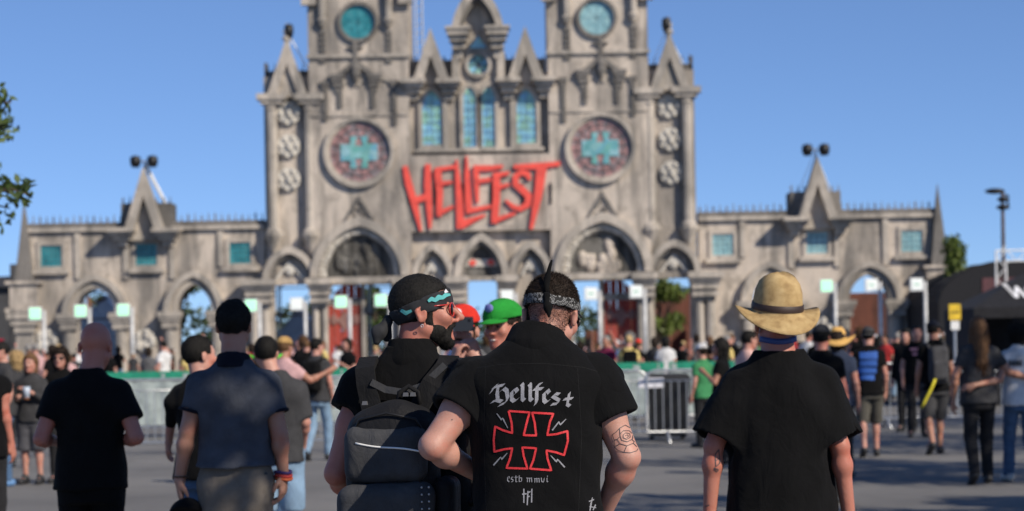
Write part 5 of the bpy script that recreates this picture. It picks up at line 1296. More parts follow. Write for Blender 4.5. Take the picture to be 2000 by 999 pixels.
shades(bm['root'], T, FR_R, LENS, .0024)
MB().tube([T.pt((.086, -.012 + .004*cos(a), -.042 + .005*sin(a))) for a in [k*pi/6 for k in range(12)]], .0013, 5, True).build('earring', STEEL, bm['root'], True)

# backpack: hangs from the shoulders of the bearded man
PACK = m_cloth('black_nylon', (.013, .013, .0145), 700.0, .55); PACK2 = m_cloth('charcoal_nylon', (.052, .053, .057), 700.0, .65); WEB = m_cloth('black_webbing', (.010, .010, .011), 400.0, .75)
bp = thing('backpack', 'black and charcoal backpack with white piping worn by the bearded man', 'backpack', (base[0], base[1], 0), yw)
s_ = bm['s']; bx = Q_(768, 900, 6.25).x; yb = -.135
g = Field((-.4, -.5, .7), (.4, .1, 1.65), .006); g.add(rbox((bx, yb - .055, 1.09), (.148, .075, .225), .07), .01); g.add(ell((bx + .005, yb - .080, 1.235), (.112, .065, .105)), .04); g.disp(folds(.005, 31, (16, 16, 12))); g.disp(folds(.002, 32, (40, 40, 30), 6)); pk = g.build('main_bag', PACK, bp)
g = Field((-.4, -.6, .6), (.4, .1, 1.65), .006); g.add(rbox((bx - .008, yb - .125, 1.175), (.130, .040, .088), .038), .02); g.disp(folds(.006, 33, (18, 18, 14))); g.disp(folds(.002, 37, (44, 44, 30), 6)); g.build('upper_pocket', PACK2, bp)
g = Field((-.4, -.6, .6), (.4, .1, 1.65), .006); g.add(rbox((bx - .01, yb - .135, .97), (.150, .062, .118), .05), .02); g.disp(folds(.007, 35, (16, 16, 14))); g.build('lower_pocket', PACK2, bp)
g = Field((-.4, -.5, .6), (.5, .1, 1.65), .006); g.add(rbox((bx + .165, yb - .05, .98), (.035, .06, .12), .03), .02); g.disp(folds(.004, 36)); g.build('side_pocket', PACK, bp)
def strap(pts, w, th, name, mat):
    """flat webbing laid along points, wide across x"""
    m = MB(); vs = []; pts = [Vector(p) for p in pts]
    for i, p in enumerate(pts):
        t = (pts[min(i+1, len(pts)-1)] - pts[max(i-1, 0)]).normalized(); sd = t.cross(Vector((0, -1, .15))).normalized()*w/2; n = sd.cross(t).normalized()*th/2
        vs += [p - sd - n, p + sd - n, p + sd + n, p - sd + n]
    fs = []
    for i in range(len(pts) - 1):
        for k in range(4): fs.append((i*4+k, i*4+(k+1) % 4, i*4+4+(k+1) % 4, i*4+4+k))
    fs += [(3, 2, 1, 0), tuple(len(vs) - 4 + k for k in range(4))]
    return m.add(vs, fs).build(name, mat, bp)
zs = 1.40*s_
for q, xs in ((-1, -.125), (1, .135)):
    strap([(bx + q*.070, yb - .045, 1.30), ((bx + q*.080 + xs)/2, yb - .030, 1.39), (xs, yb + .0, 1.440), (xs*1.02, yb + .065, 1.472), (xs*1.02, yb + .15, 1.466), (xs*1.0, yb + .25, 1.41), (xs*1.05, yb + .30, 1.25), (xs*1.25, yb + .22, 1.08), (xs*1.35, yb + .08, 1.0)], .062, .016, 'shoulder_strap', WEB)
strap([(bx - .075, yb - .04, 1.40), (bx - .03, yb - .028, 1.375), (bx + .03, yb - .028, 1.365), (bx + .09, yb - .028, 1.385), (bx + .16, yb - .012, 1.45)], .022, .012, 'yoke_edge', PACK2)
MB().tube([(bx + .015, yb - .06, 1.33), (bx + .02, yb - .055, 1.365), (bx + .05, yb - .05, 1.385), (bx + .08, yb - .055, 1.365), (bx + .085, yb - .06, 1.33)], .008, 7).build('grab_handle', WEB, bp, True)
bv, Mi = bvh_world([c for c in bp.children if c.name.startswith('upper_pocket')][0]); eye = Vector((0, 0, CAMH)); pts = []
for k in range(15):
    x, y = 694 + 150*k/14, 866 + 20*k/14 + 2*sin(k*.5); d = (P(x, y, 1) - eye).normalized(); h_, n_, _, _ = bv.ray_cast(eye, d)
    if h_ is not None: pts.append(Mi @ (h_ - d*.001))
if len(pts) > 2: MB().tube(pts, .0032, 6).build('white_piping', m_plain('white_piping', (.72, .72, .70), .5), bp, True)
for q in ((bx - .085, yb - .085, 1.335), (bx + .045, yb - .075, 1.36), (bx + .068, yb - .075, 1.36)):
    MB().frustum(q[0] - .009, q[0] + .009, q[1] - .005, q[1] + .006, q[2] - .006, q[2] + .006, .002).build('buckle', m_plain('grey_plastic', (.10, .10, .105), .4), bp)
m = MB()
for k in range(9):
    for j in range(2): m.ball((bx + .115 + j*.02, yb - .185 + j*.012, .90 + k*.022), .0035, 6, 4)
m.build('studs', STEEL, bp)['kind'] = 'stuff'
MB().tube([(bx - .125, yb - .12, 1.22), (bx - .09, yb - .14, 1.285), (bx, yb - .15, 1.305), (bx + .09, yb - .14, 1.285), (bx + .125, yb - .12, 1.22)], .004, 6).build('zip', BLACK, bp, True)

# --- man in straw hat
D = 7.8; base, Q_ = fig(1520, 730, D, 0.0)
hp = Q_(1516, 634, 7.80)
HT = [(.82, 0, -.01, .212, .160), (1.0, 0, -.008, .205, .154), (1.10, 0, -.004, .200, .150), (1.22, 0, -.006, .206, .150), (1.31, 0, -.010, .212, .146), (1.37, 0, -.014, .200, .130), (1.415, 0, -.018, .164, .106), (1.45, 0, -.022, .134, .094), (1.488, 0, -.024, .112, .084), (1.518, 0, -.024, .090, .076)]
hm_ = person('person', 'man in loose black t-shirt wearing a straw hat and blue lanyard', base, 0.0, 1.70, .007,
    pose=dict(elL=Q_(1394, 872, 7.76), wrL=Q_(1386, 1004, 7.78), elR=Q_(1640, 872, 7.76), wrR=Q_(1658, 1010, 7.80), hnL=Vector((.9, .3, 0)), hnR=Vector((-.9, .3, 0))),
    head=dict(pos=hp, yaw=0, pitch=radians(4), sc=.98), wid=1.06,
    top=dict(mat=BLK_T, name='tshirt', st=HT, sleeve=.90, sr=(.078, .104), fold=1.25), bottom=dict(mat=DARKP), skin=SK_R, hair='crop', hairmat=H_BRN, seed=8, nb=1.42)
def m_straw():
    t = NT('straw_weave'); w1 = t.n('ShaderNodeTexWave'); w1.inputs['Scale'].default_value = 160; w1.inputs['Distortion'].default_value = 6; w1.bands_direction = 'DIAGONAL'; t.l(t.tc.outputs['Object'], w1.inputs['Vector'])
    c = t.ramp(t.noise(sc=26, det=5), [(.3, (.30, .185, .075)), (.5, (.46, .31, .13)), (.75, (.58, .42, .20))]); c = t.mix(.3, c, t.ramp(w1.outputs['Fac'], [(.2, (.55,)*3), (.7, (1.15,)*3)]), 'MULTIPLY')
    t.bump(w1.outputs['Fac'], .5, .003); return t.out(c, .75)
STRAW = m_straw(); BANDM = m_plain('brown_leather', (.035, .018, .012), .6)
def straw_hat(root, T, brim=.165, crown=.118, wob=.012, mat=STRAW, bandm=BANDM, dip=.02):
    n = 56; prof = [(.015, crown), (.040, crown - .004), (.061, crown - .015), (.078, crown - .036), (.090, crown - .070), (.097, .010), (.099, .0), (.106, -.006), (.118, -.010), (.135, -.016), (.152, -.022), (brim, -.026)]
    V = [(0, 0, crown - .002)]
    for i, (r, z) in enumerate(prof):
        for k in range(n):
            a = 2*pi*k/n; rr = r*(1 + .10*abs(sin(a))*(1 if i < 7 else .4)); f_ = max(0, (r - .10)/.065)
            V.append((rr*cos(a), rr*sin(a) - .008, z + f_*(wob*sin(2*a + .8) + wob*.5*sin(3*a) + dip*(sin(a))**2*(-1) + .026*abs(cos(a))**3) + (.006*sin(a*2) if i < 3 else 0)))
    fs = [(0, 1 + k, 1 + (k+1) % n) for k in range(n)] + [(1+i*n+k, 1+(i+1)*n+k, 1+(i+1)*n+(k+1) % n, 1+i*n+(k+1) % n) for i in range(len(prof)-1) for k in range(n)]
    hz = .034; V = [(x, y, z + hz) for x, y, z in V]; m = MB(); m.add(V, fs); tmap(m, T); o = m.build('straw_hat', mat, root, True)
    md = o.modifiers.new('thick', 'SOLIDIFY'); md.thickness = .004
    m = MB(); vs = []
    for z, r in ((.004, .1005), (.012, .101), (.028, .099), (.030, .097)):
        for k in range(n): a = 2*pi*k/n; rr = r*(1 + .10*abs(sin(a))); vs.append((rr*cos(a), rr*sin(a) - .008, z + hz))
    m.add(vs, [(i*n+k, i*n+(k+1) % n, (i+1)*n+(k+1) % n, (i+1)*n+k) for i in range(3) for k in range(n)]); tmap(m, T).build('hat_band', bandm, o, True)
straw_hat(hm_['root'], TF(0, radians(-10), radians(4), hp + Vector((0, -.008, .024)), 1.0), crown=.146, dip=.036, wob=.014)
T = hm_['T']; nk = hm_['J']['neck']; LAN = m_plain('lanyard_blue', (.03, .06, .20), .6); m = MB(); vs = []
for k in range(25):
    a = pi + pi*k/24 + 0; x, y = .074*cos(a), .082*sin(a); z = .092 + .010*sin(a)*0 - .012*(cos(a)**2)*-1
    vs += [(nk.x + x, nk.y + y + .012, nk.z + z - .010), (nk.x + x*.98, nk.y + y*.98 + .012, nk.z + z + .012)]
for k in range(2): pass
m.add(vs, [(2*k, 2*k+2, 2*k+3, 2*k+1) for k in range(24)])
ln = m.build('lanyard', LAN, hm_['root'], True); md = ln.modifiers.new('thick', 'SOLIDIFY'); md.thickness = .002
decal('lanyard_lettering', ln, [[(1491 + i*5.2, 654.5 + abs(i-6)*.25, 2.6), (1494 + i*5.2, 654.5 + abs(i-6)*.25, 2.6)] for i in range(12)] + [[(1504 + i*5, 660, 2.0), (1507 + i*5, 660, 2.0)] for i in range(6)], WPR, .003, None, 1.0, ln)
body = [c for c in hm_['root'].children if c.name.startswith('body')][0]
decal('forearm_tattoo', body, [[(1397, 888, 1.6), (1404, 878, 1.6), (1406, 905, 1.6), (1398, 912, 1.6), (1397, 888, 1.6)], [(1398, 900, 1.5), (1405, 896, 1.5)], [(1395, 914, 1.8), (1403, 918, 1.8), (1400, 922, 1.8), (1394, 916, 1.8)], [(1376, 940, 8), (1378, 958, 10), (1374, 968, 6)], [(1374, 975, 10), (1380, 990, 13)]], INK, .0015, None, 2.0, body)

# --- man in the navy polo shirt
D = 9.2; base, Q_ = fig(457, 712, D, 0.0)
pm = person('person', 'man in blue-grey polo shirt and taupe trousers holding a black cap', base, 0.0, 1.72, .0085,
    pose=dict(elL=Q_(366, 845, 9.17), wrL=Q_(351, 935, 9.2), elR=Q_(546, 850, 9.17), wrR=Q_(553, 925, 9.2), hnL=Vector((.9, .2, 0)), hnR=Vector((-.9, .2, 0)), hdL=Vector((.05, 0, -1)), hdR=Vector((-.03, 0, -1))),
    head=dict(pos=Q_(457, 638, 9.22), pitch=radians(3), sc=.95), wid=1.02, curl=.5,
    top=dict(mat=NAVY, name='polo_shirt', sleeve=.56, sr=(.070, .068), fold=1.1, hem=.995), bottom=dict(mat=KHAKI), skin=SK_T, hair='quiff', hairmat=H_BLK, seed=12)
f = Field(pm['lo'], pm['hi'], .007); nk = pm['J']['neck']; c0, c1 = nk, nk + Vector((0, .014, .062)); f.add(cone(c0, c1, .088, .074, True), .004); f.cut(cone(c0 - Vector((0, 0, .05)), c1 + Vector((0, .01, .06)), .071, .060), .003); f.keep(half((0, 0, 1), nk.z + .005)); f.build('collar', NAVY_D, pm['root'])
for sd in 'LR':
    S_, E = pm['J']['sh'+sd], pm['J']['el'+sd]; aw = pm['s']*(.5 + .5*1.02)
    for k in (.535, .555): ring(S_ + (E - S_)*k, E - S_, .0655*aw, .006).build('sleeve_trim', NAVY_D, pm['root'], True)
E, Wr = pm['J']['elR'], pm['J']['wrR']
for k, mm in ((.97, m_plain('purple_wristband', (.04, .02, .10), .7)), (1.06, m_plain('red_wristband', (.45, .04, .03), .7)), (1.14, m_plain('orange_wristband', (.5, .10, .03), .7))):
    c = E + (Wr - E)*k; m = MB(); m.tube([c + Vector((.036*cos(a), .036*sin(a), .004*sin(2*a))) for a in [j*pi/8 for j in range(16)]], .008, 6, True); m.build('wristband', mm, pm['root'], True)
c = pm['J']['elL'] + (pm['J']['wrL'] - pm['J']['elL'])*.96; m = MB(); m.tube([c + Vector((.033*cos(a), .033*sin(a), 0)) for a in [j*pi/8 for j in range(16)]], .005, 6, True); m.build('wristband', m_plain('brown_wristband', (.10, .05, .03), .7), pm['root'], True)
decal('pocket_button', [c for c in pm['root'].children if c.name.startswith('trousers')][0], [[(516, 925, 4), (522, 925, 4)]], BLACK, .003, None, 2)
hc_ = pm['J']['wrL'] + Vector((.035, -.02, -.17)); hw = Vector((base[0], base[1], 0)) + hc_
ct = thing('held_cap', 'black cap held in the hand of the man in the polo shirt', 'cap', (hw.x, hw.y, 0))
f = Field((-.2, -.2, hw.z - .2), (.2, .2, hw.z + .2), .007); Tc = TF(.4, .5, .3, (0, 0, hw.z), 1.0); f.add(ell((0, 0, 0), (.085, .10, .080)), .01, Tc); f.keep(half((0, 0, 1), -.01), Tc); f.add(cone((-.05, .09, -.005), (.05, .09, -.005), .014, .014), .02, Tc); f.add(ell((0, .12, -.012), (.07, .06, .012)), .02, Tc); f.disp(folds(.005, 2, (25, 25, 25))); f.build('crown', BLK_T, ct)
MB().ball(Tc.pt((0, 0, .082)), .009, 8, 6).build('button', BLK_T, ct, True)

# --- bald man
D = 10.2; base, Q_ = fig(174, 745, D, 0.0)
bd = person('person', 'bald man in plain black t-shirt with his forearms raised in front', base, 0.0, 1.665, .009,
    pose=dict(elL=Q_(80, 858, 10.12), wrL=Q_(112, 862, 10.40), elR=Q_(266, 855, 10.12), wrR=Q_(232, 862, 10.40), hnL=Vector((.6, -.3, .2)), hnR=Vector((-.6, -.3, .2))),
    head=dict(pos=Q_(188, 678, 10.22), yaw=radians(-4), pitch=radians(14), sc=1.02), wid=1.08,
    top=dict(mat=BLK_T, name='tshirt', st=[(.84, 0, -.004, .180, .140), (1.0, 0, .0, .174, .130)] + TEE[2:], sleeve=.60, sr=(.074, .072), fold=1.0, hem=.86), bottom=dict(mat=BLK_T), skin=SK_R, hair=None, seed=15)
# ------------------------------------------------------------------ people in the middle distance
def mid(label, px, py, yaw_deg, H, **kw):
    g_ = G(px, py); return person('person', label, (g_.x, g_.y), radians(yaw_deg), H, kw.pop('h', .015), **kw)
def at_d(px, D): return (P(px, 680, D).x, D)
V3 = lambda x, y, z: Vector((x, y, z))
def walk(H, a=.16, lift=.10, right=True):
    s = H/1.75; q = 1 if right else -1; d = {}
    fw, bk = ('R', 'L') if right else ('L', 'R'); sg = {'R': 1, 'L': -1}
    d['kn'+fw] = V3(sg[fw]*.095, .14, .50)*s; d['an'+fw] = V3(sg[fw]*.10, a, .09)*s
    d['kn'+bk] = V3(sg[bk]*.095, .02, .49)*s; d['an'+bk] = V3(sg[bk]*.10, -a*1.4, .09 + lift)*s; d['ft'+bk] = .7
    return d
def backpack(base, yaw, s, mat, label, dx=0, w=.15, hgt=.23, zc=1.20):
    b = thing('backpack', label, 'backpack', (base[0], base[1], 0), yaw)
    g = Field((-.35, -.45, .7), (.35, .1, 1.6), .014); g.add(rbox((dx, -.20*s, zc*s), (w*s, .085*s, hgt*s), .07), .01); g.disp(folds(.006, 3)); g.build('main_bag', mat, b)
    g = Field((-.35, -.55, .7), (.35, .1, 1.6), .014); g.add(rbox((dx, -.285*s, (zc - .07)*s), (w*.8*s, .035*s, hgt*.5*s), .03), .01); g.build('front_pocket', mat, b)
    for q in (-1, 1): MB().tube([(q*.10*s, -.17*s, (zc + .2)*s), (q*.115*s, -.06*s, 1.46*s), (q*.12*s, .06*s, 1.45*s), (q*.12*s, .14*s, 1.3*s), (q*.15*s, .02*s, 1.08*s)], .022, 6).build('shoulder_strap', mat, b, True)
    return b
def tee_print(pr, cols, mat, name='back_print'):
    t = pr.get('top'); return decal(name, t, cols, mat, .004, None, 3.0, t)

# red cap with phone, green cap smiling
bs = at_d(912, 10.6); yw = radians(160); ql = lambda x, y, d: to_local(bs, yw, P(x, y, d))
rp = person('person', 'man in red cap with white round patch holding a black phone to his face', bs, yw, 1.74, .010, pose=dict(elR=ql(868, 760, 10.3), wrR=ql(886, 712, 10.22), elL=ql(950, 755, 10.3), wrL=ql(932, 702, 10.25), hdR=V3(-.25, .1, .9), hdL=V3(.3, .1, .9), hnR=V3(-.5, -.5, 0), hnL=V3(.5, -.5, 0)),
    head=dict(pos=ql(903, 648, 10.55), yaw=radians(6), sc=1.0), top=dict(mat=MGR, kind='long', sleeve=.8, name='hoodie'), bottom=dict(mat=DARKP), skin=SK, hair='short', hairmat=H_BRN, beard=True, eyes=True, seed=31, curl=1.0)
CAP_R = m_cloth('red_felt', (.62, .035, .022), 500.0); CAP_G = m_cloth('green_felt', (.022, .26, .035), 500.0)
cap(rp['root'], rp['T'], CAP_R, emblem=m_plain('white_patch', (.75, .70, .72), .8), full=.006)
pp = P(905, 633, 10.16); ph = thing('phone', 'black phone held up before the face of the red-capped man', 'phone', (pp.x, pp.y, 0), radians(12))
m = MB(); m.frustum(-.052, .052, -.012, .008, pp.z - .038, pp.z + .036, .002); m.build('phone_body', m_plain('black_phone', (.012, .012, .013), .3), ph)
m = MB(); m.ball((.03, -.013, pp.z + .018), (.008, .003, .008), 10, 6); m.build('camera_lens', LENS, ph, True)
bs = at_d(990, 10.3); yw = radians(168); ql = lambda x, y, d: to_local(bs, yw, P(x, y, d))
gp = person('person', 'smiling man in bright green cap facing the photographer', bs, yw, 1.73, .010, head=dict(pos=ql(982, 642, 10.25), yaw=radians(-24), roll=radians(4), sc=1.04), top=dict(mat=MGR), bottom=dict(mat=JEAN), skin=SK_R, hair='short', hairmat=H_BRN, eyes=True, seed=33)
cap(gp['root'], gp['T'], CAP_G, emblem=m_plain('blue_patch', (.20, .22, .55), .8), full=.010)
m = MB(); m.ball((0, .089, -.058), (.017, .006, .005), 10, 6); tmap(m, gp['T']).build('teeth', TEETH, gp['root'], True)

# beside the polo shirt
bs = at_d(398, 11.6); yw = radians(-18); ql = lambda x, y, d: to_local(bs, yw, P(x, y, d))
j5 = person('person', 'dark-haired man in black jacket and jeans partly hidden by the polo-shirted man', bs, yw, 1.60, .011, pose=dict(elL=ql(338, 790, 11.6), wrL=ql(330, 862, 11.75), hnL=V3(.8, .3, 0)), head=dict(pos=ql(390, 697, 11.62), yaw=radians(-35), sc=.98), top=dict(mat=BLK_T, kind='long', sleeve=.62, name='jacket', off=.014, fold=1.6), bottom=dict(mat=JEAN), hair='short', hairmat=H_BLK, seed=41)
bs = at_d(540, 13.2); yw = radians(2); ql = lambda x, y, d: to_local(bs, yw, P(x, y, d))
j6 = person('person', 'man in charcoal t-shirt and pale denim beside the polo-shirted man', bs, yw, 1.60, .012, pose=dict(elR=ql(596, 825, 13.2), wrR=ql(592, 870, 13.35)), head=dict(pos=ql(520, 692, 13.2), sc=.95), top=dict(mat=GRY_T, sleeve=.9, sr=(.07, .07), fold=1.5), bottom=dict(mat=JEAN_L, kind='shorts'), hair='short', hairmat=H_BLK, seed=43)
bs = at_d(519, 17.0)
j7 = person('person', 'person in lime green round sun hat behind the charcoal t-shirt', bs, 0.0, 1.56, .014, top=dict(mat=GRN), bottom=dict(mat=JEAN), hair='bob', hairmat=H_LBR, seed=45)
LIME = m_cloth('lime_felt', (.08, .62, .04), 500.0); straw_hat(j7['root'], j7['T'], brim=.15, crown=.10, mat=LIME, bandm=LIME)
j8 = person('person', 'person in pink striped shirt with one bent bare arm', at_d(555, 22), radians(-25), 1.66, .014, pose=dict(elR=V3(.27, .10, 1.18), wrR=V3(.40, .24, 1.27)), top=dict(mat=PINK), bottom=dict(mat=JEAN), skin=SK_T, hair='short', hairmat=H_LBR, seed=47)
cap(j8['root'], j8['T'], m_cloth('tan_cap', (.42, .26, .10)))
g_ = G(622, 900); s_ = 1.66/1.75
j9 = person('person', 'man in grey t-shirt and jeans walking with a black backpack', (g_.x, g_.y), radians(-20), 1.68, .014, pose=walk(1.68, .14, .05), head=dict(yaw=radians(-25)), top=dict(mat=GRY_T), bottom=dict(mat=JEAN_L), hair='short', hairmat=H_BLK, seed=49)
backpack((g_.x, g_.y), radians(-20), .96, BLK_T, 'black backpack on the man in grey t-shirt and jeans')

# left group facing us
j1 = mid('woman with brown hair in black top and grey knee shorts holding a cup', 64, 946, 172, 1.52, pose=dict(elL=V3(-.20, .06, .98), wrL=V3(-.06, .24, 1.10), elR=V3(.20, .06, .98), wrR=V3(.08, .26, 1.02)), top=dict(mat=GRY_T, kind='long', sleeve=.7, off=.01), bottom=dict(mat=m_cloth('grey_shorts', (.075, .075, .085)), kind='shorts', w=1.25, len=.12), hair='bob', hairmat=H_LBR, eyes=True, seed=51)
cu = j1['root'].location; c_ = thing('plastic_cup', 'clear plastic cup of drink held by the brown-haired woman', 'cup', (cu.x + .02, cu.y - .30, 0)); MB().lathe([(.032, 1.02), (.045, 1.15)], (0, 0, 0), 12).build('cup_wall', m_plain('cup_plastic', (.45, .52, .62), .2), c_, True); MB().lathe([(.028, 1.0), (.033, 1.02)], (0, 0, 0), 12).build('cup_base', m_plain('amber_drink', (.25, .09, .02), .2), c_, True)
j2 = mid('person in blue denim shorts and bright blue shoes at the barriers', 8, 950, 120, 1.68, top=dict(mat=GRY_T), bottom=dict(mat=JEAN, kind='trousers'), shoes=SHOE_B, hair='short', hairmat=H_BLK, seed=53)
j3 = person('person', 'curly-haired woman in dark sunglasses and black top', at_d(118, 23.5), radians(176), 1.58, .014, top=dict(mat=BLK_T), bottom=dict(mat=DARKP), hair='curly', hairmat=H_BRN, seed=55, eyes=True); shades(j3['root'], j3['T'], FR_B, LENS)
j4 = person('person', 'fair-haired person in grey jacket standing behind the denim shorts', at_d(32, 27), radians(30), 1.55, .015, top=dict(mat=GRY_T, kind='long', sleeve=.9), bottom=dict(mat=DARKP), hair='curly', hairmat=H_BLD, seed=57)
j4b = person('person', 'person in dark t-shirt with a black wristband, bare arm hanging at the side', at_d(-38, 14.0), radians(5), 1.66, .013, pose=dict(elR=to_local(at_d(-38, 14.0), radians(5), P(8, 800, 14.0)), wrR=to_local(at_d(-38, 14.0), radians(5), P(22, 868, 14.05))), top=dict(mat=BLK_T, sleeve=.3), bottom=dict(mat=DARKP), skin=SK_R, hair='short', hairmat=H_BRN, seed=59)

# right group
r3 = person('person', 'person in white cap and green t-shirt by the barrier end', at_d(1371, 29), radians(40), 1.50, .014, top=dict(mat=GRN), bottom=dict(mat=DARKP), hair='short', hairmat=H_BRN, seed=61); cap(r3['root'], r3['T'], WHT)
r4 = person('person', 'dark-haired woman in black top facing sideways beside the white cap', at_d(1408, 25), radians(75), 1.56, .014, pose=dict(elL=V3(-.22, .05, 1.02), wrL=V3(-.10, .2, 1.15)), top=dict(mat=BLK_T), bottom=dict(mat=DARKP), skin=SK_T, hair='bob', hairmat=H_BLK, seed=63)
r5 = person('person', 'person in pale pink top beside the straw hat brim', at_d(1462, 24), radians(-60), 1.66, .014, top=dict(mat=m_cloth('pale_pink', (.60, .38, .34))), bottom=dict(mat=JEAN), hair='short', hairmat=H_BLK, seed=65)
r6 = person('person', 'man in black t-shirt and dark cap with sunburnt neck', at_d(1604, 18.5), radians(-14), 1.66, .013, top=dict(mat=BLK_T), bottom=dict(mat=DARKP), skin=SK_R, hair='short', hairmat=H_BLK, seed=67); cap(r6['root'], r6['T'], GRY_T, visor=1)
r7 = person('person', 'person in wide yellow straw sun hat and dark patterned top', at_d(1636, 22), radians(-20), 1.64, .014, top=dict(mat=m_cloth('dark_print', (.03, .04, .07))), bottom=dict(mat=DARKP), hair='bob', hairmat=H_BRN, seed=69); straw_hat(r7['root'], r7['T'], brim=.20, crown=.12, mat=m_plain('yellow_straw', (.62, .36, .10), .75, 0, .25, 30), dip=.04)
w8 = walk(1.69, .13, .04)
r8 = mid('man in black t-shirt with blue back print and olive grey shorts', 1700, 893, -3, 1.69, pose=w8, h=.013, top=dict(mat=BLK_T, fold=1.2), bottom=dict(mat=SHORT_G, kind='shorts', w=1.1, len=.08), shoes=SHOE, hair='short', hairmat=H_BLK, seed=71, head=dict(yaw=radians(-15)))
cap(r8['root'], r8['T'], GRY_T, visor=1, back=True)
PRB = m_plain('blue_print', (.025, .10, .38), .8)
tee_print(r8, [[(1679, 695, 13), (1714, 694, 15)], [(1679, 710, 10), (1713, 709, 13)], [(1677, 724, 12), (1712, 724, 10)], [(1680, 737, 9), (1708, 738, 11)]], PRB)
g_ = G(1828, 888); w9 = walk(1.75, .15, .07, True)
r9 = person('person', 'man in dark cap and shorts walking with a grey backpack and yellow strap', (g_.x, g_.y), radians(4), 1.76, .013, pose=w9, top=dict(mat=BLK_T), bottom=dict(mat=m_cloth('dark_grey_shorts', (.055, .055, .058)), kind='shorts', w=1.12, len=.05), skin=SK_T, hair='short', hairmat=H_BLK, seed=73, head=dict(yaw=radians(-30))); cap(r9['root'], r9['T'], m_cloth('navy_cap', (.012, .014, .022)))
backpack((g_.x, g_.y), radians(4), 1.0, m_cloth('mid_grey_nylon', (.06, .06, .064), 700.0), 'grey backpack with pale print on the man in dark cap', 0, .13, .25, 1.18)
ys_ = thing('yellow_strap', 'bright yellow strap hanging from the grey backpack', 'strap', (g_.x, g_.y, 0)); MB().tube([(-.02, -.30, 1.08), (-.10, -.31, .90), (-.20, -.29, .70), (-.24, -.28, .62)], [.014, .02, .022, .012], 6).build('webbing', m_plain('yellow_webbing', (.70, .60, .03), .7), ys_, True); MB().box(-.26, -.22, -.29, -.27, .59, .63).build('clip', BLACK, ys_)
g_ = G(1916, 946); bs = (g_.x, g_.y); ql = lambda x, y, d: to_local(bs, 0, P(x, y, d)); Dd = g_.y; w10 = walk(1.74, .12, .04, True)
w10.update(elL=ql(1866, 735, Dd - .02), wrL=ql(1862, 785, Dd + .06), elR=ql(1972, 728, Dd - .02), wrR=ql(2022, 742, Dd - .08))
r10 = person('person', 'long-haired person with brown dreadlocks in charcoal t-shirt and dark trousers', bs, 0.0, 1.74, .012, pose=w10, top=dict(mat=GRY_T, sleeve=.62, fold=1.2), bottom=dict(mat=DARKP), skin=SK_T, hair='dread', hairmat=H_DREAD, shoes=SHOE, seed=75)
g2 = G(1998, 944); bs = (g2.x, g2.y + .05); w11 = walk(1.66, .16, .06, False); w11.update(elL=to_local(bs, 0, P(1952, 742, g2.y - .10)), wrL=to_local(bs, 0, P(1903, 753, g2.y - .24)), hdL=V3(-1, 0, -.2))
r11 = person('person', 'dark-haired person in white lettered t-shirt, arm round the dreadlocked companion', bs, 0.0, 1.68, .012, pose=w11, top=dict(mat=WHT, sleeve=.4), bottom=dict(mat=JEAN), skin=SK_T, hair='curly', hairmat=H_BLK, shoes=SHOE_W, seed=77)
tee_print(r11, [[(1972 + 7*i, 703, 4), (1972 + 7*i, 716, 4)] for i in range(4)] + [[(1974 + 7*i, 709, 3), (1978 + 7*i, 712, 3)] for i in range(3)], DARKP, 'back_lettering')
r12 = person('person', 'man in black t-shirt with pink print seen between the walkers', at_d(1790, 31), radians(175), 1.74, .015, top=dict(mat=BLK_T), bottom=dict(mat=DARKP), hair='short', hairmat=H_BLK, seed=79, eyes=True)
tee_print(r12, [[(1778, 683, 5), (1803, 682, 5)], [(1782, 692, 5), (1800, 692, 5)]], m_plain('pink_print', (.45, .2, .24), .8), 'chest_print')
r13 = person('person', 'dark-haired person in black hoodie seen between the walkers', at_d(1770, 33), radians(150), 1.70, .015, top=dict(mat=BLK_T, kind='long', sleeve=.9, name='hoodie'), bottom=dict(mat=DARKP), hair='bob', hairmat=H_BLK, seed=81)
r14 = person('person', 'person in yellow t-shirt at the green scrim', at_d(1228, 40), radians(-10), 1.72, .016, top=dict(mat=YEL), bottom=dict(mat=DARKP), hair='short', hairmat=H_BLD, seed=83)
backpack(at_d(1228, 40), radians(-10), .98, BLK_T, 'black backpack on the person in yellow t-shirt', .05)

# ------------------------------------------------------------------ the crowd before the gate: a few figures copied one by one
proto = []
specs = [dict(pose={}, yaw=0, hair='short'), dict(pose=dict(elR=V3(.24, .04, 1.06), wrR=V3(.12, .26, 1.16)), hair='short'), dict(pose=dict(elL=V3(-.24, .02, 1.08), wrL=V3(-.15, .25, 1.22)), hair='bob'), dict(pose=dict(elL=V3(-.26, .05, 1.12), wrL=V3(-.12, .2, 1.42), elR=V3(.26, .05, 1.12), wrR=V3(.10, .22, 1.42)), hair='curly'), dict(pose=dict(elR=V3(.30, .10, 1.44), wrR=V3(.22, .20, 1.70)), hair='short'), dict(pose=dict(tilt=.04), hair='long')]
for i, sp_ in enumerate(specs):
    proto.append(person('person', 'x', (0, 500), 0, 1.75, .022, pose=sp_['pose'], top=dict(mat=BLK_T, fold=.5), bottom=dict(mat=DARKP), hair=sp_['hair'], hairmat=H_BRN, seed=90 + i, hands=False, hh=.013)['root'])
TOPS = [('black', BLK_T, 10), ('charcoal', GRY_T, 5), ('grey', MGR, 3), ('white', WHT, 4), ('maroon', MAROON, 2), ('red', REDC, 1), ('blue', BLU, 2), ('pink', PINK, 1), ('yellow', YEL, 1), ('green', GRN, 1)]
BOTS = [DARKP, JEAN, JEAN_L, SHORT_G, DARKP]; HAIRS = [H_BLK, H_BRN, H_BRN, H_LBR, H_BLD, H_GRY]; rr = random.Random(17); used = set(); placed = []
bag_tops = [t for t in TOPS for _ in range(t[2])]
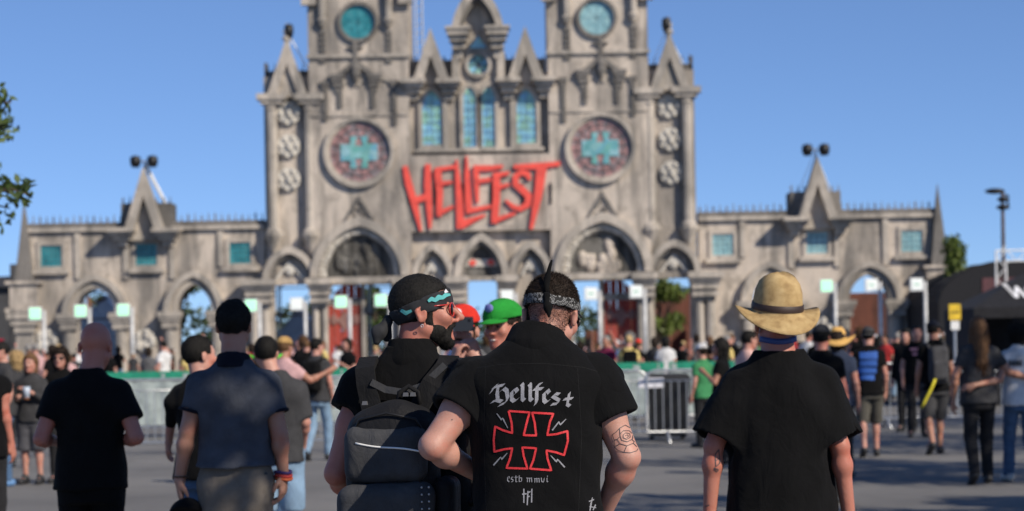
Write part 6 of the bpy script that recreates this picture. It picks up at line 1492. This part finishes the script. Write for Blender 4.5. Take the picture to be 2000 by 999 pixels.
HATW = [('white cap', WHT), ('black cap', BLK_T), ('straw-coloured cap', m_cloth('straw_cap', (.45, .30, .12))), ('red cap', CAP_R)]
n_c = 0; tries = 0
while n_c < 185 and tries < 5000:
    tries += 1; D = rr.uniform(40, 66) if rr.random() < .72 else rr.uniform(70, 100); px = rr.uniform(-10, 2010)
    if D < 50 and (px > 1840): continue
    if px > 1880: continue
    x = (px - 1000)*D/FPX
    if any((x - a)**2 + (D - b)**2 < .55**2 for a, b in placed): continue
    placed.append((x, D)); k = rr.randrange(len(proto)); src = proto[k]
    c = src if k not in used else copy_tree(src); used.add(k); n_c += 1
    sc = rr.uniform(.88, 1.06); c.location = (x, D, 0); c.scale = (sc, sc, sc); c.rotation_euler = (0, 0, rr.choice([rr.gauss(0, .5), rr.uniform(0, 6.28)]))
    tn, tm, _ = rr.choice(bag_tops); bmm = rr.choice(BOTS); hmm = rr.choice(HAIRS); skm = rr.choice([SK, SK_T, SK_R, SK, SK_D])
    hat = rr.choice(HATW) if rr.random() < .14 else None
    hd_lab = {0: 'short hair', 1: 'short hair, one forearm raised', 2: 'chin-length hair', 3: 'curly hair, both hands up', 4: 'short hair, one arm raised high', 5: 'long hair'}[k]
    tag(c, 'person with %s in %s top in the gate crowd' % (hd_lab, tn), 'person', 'people in the crowd before the gate')
    for ch in c.children:
        nm = ch.name.split('.')[0]; mt = {'body': skm, 'shirt': tm, 'trousers': bmm, 'hair': hmm, 'shoe': SHOE}.get(nm)
        if mt is not None: ch.material_slots[0].link = 'OBJECT'; ch.material_slots[0].material = mt
    if hat:
        cp_ = cap(c, TF(0, 0, 0, (0, .018, 1.622), 1.0), hat[1]) if 'capmesh' not in globals() else None
        if cp_ is None:
            for me_, par in ((capmesh[0], None), (capmesh[1], 1)):
                o_ = bpy.data.objects.new('cap' if par is None else 'visor', me_); COL.objects.link(o_); o_.parent = c if par is None else last_; last_ = o_
                o_.material_slots[0].link = 'OBJECT'; o_.material_slots[0].material = hat[1]
        else: capmesh = (cp_.data, cp_.children[0].data)
        c['label'] = 'person wearing a %s and %s top in the gate crowd' % (hat[0], tn)
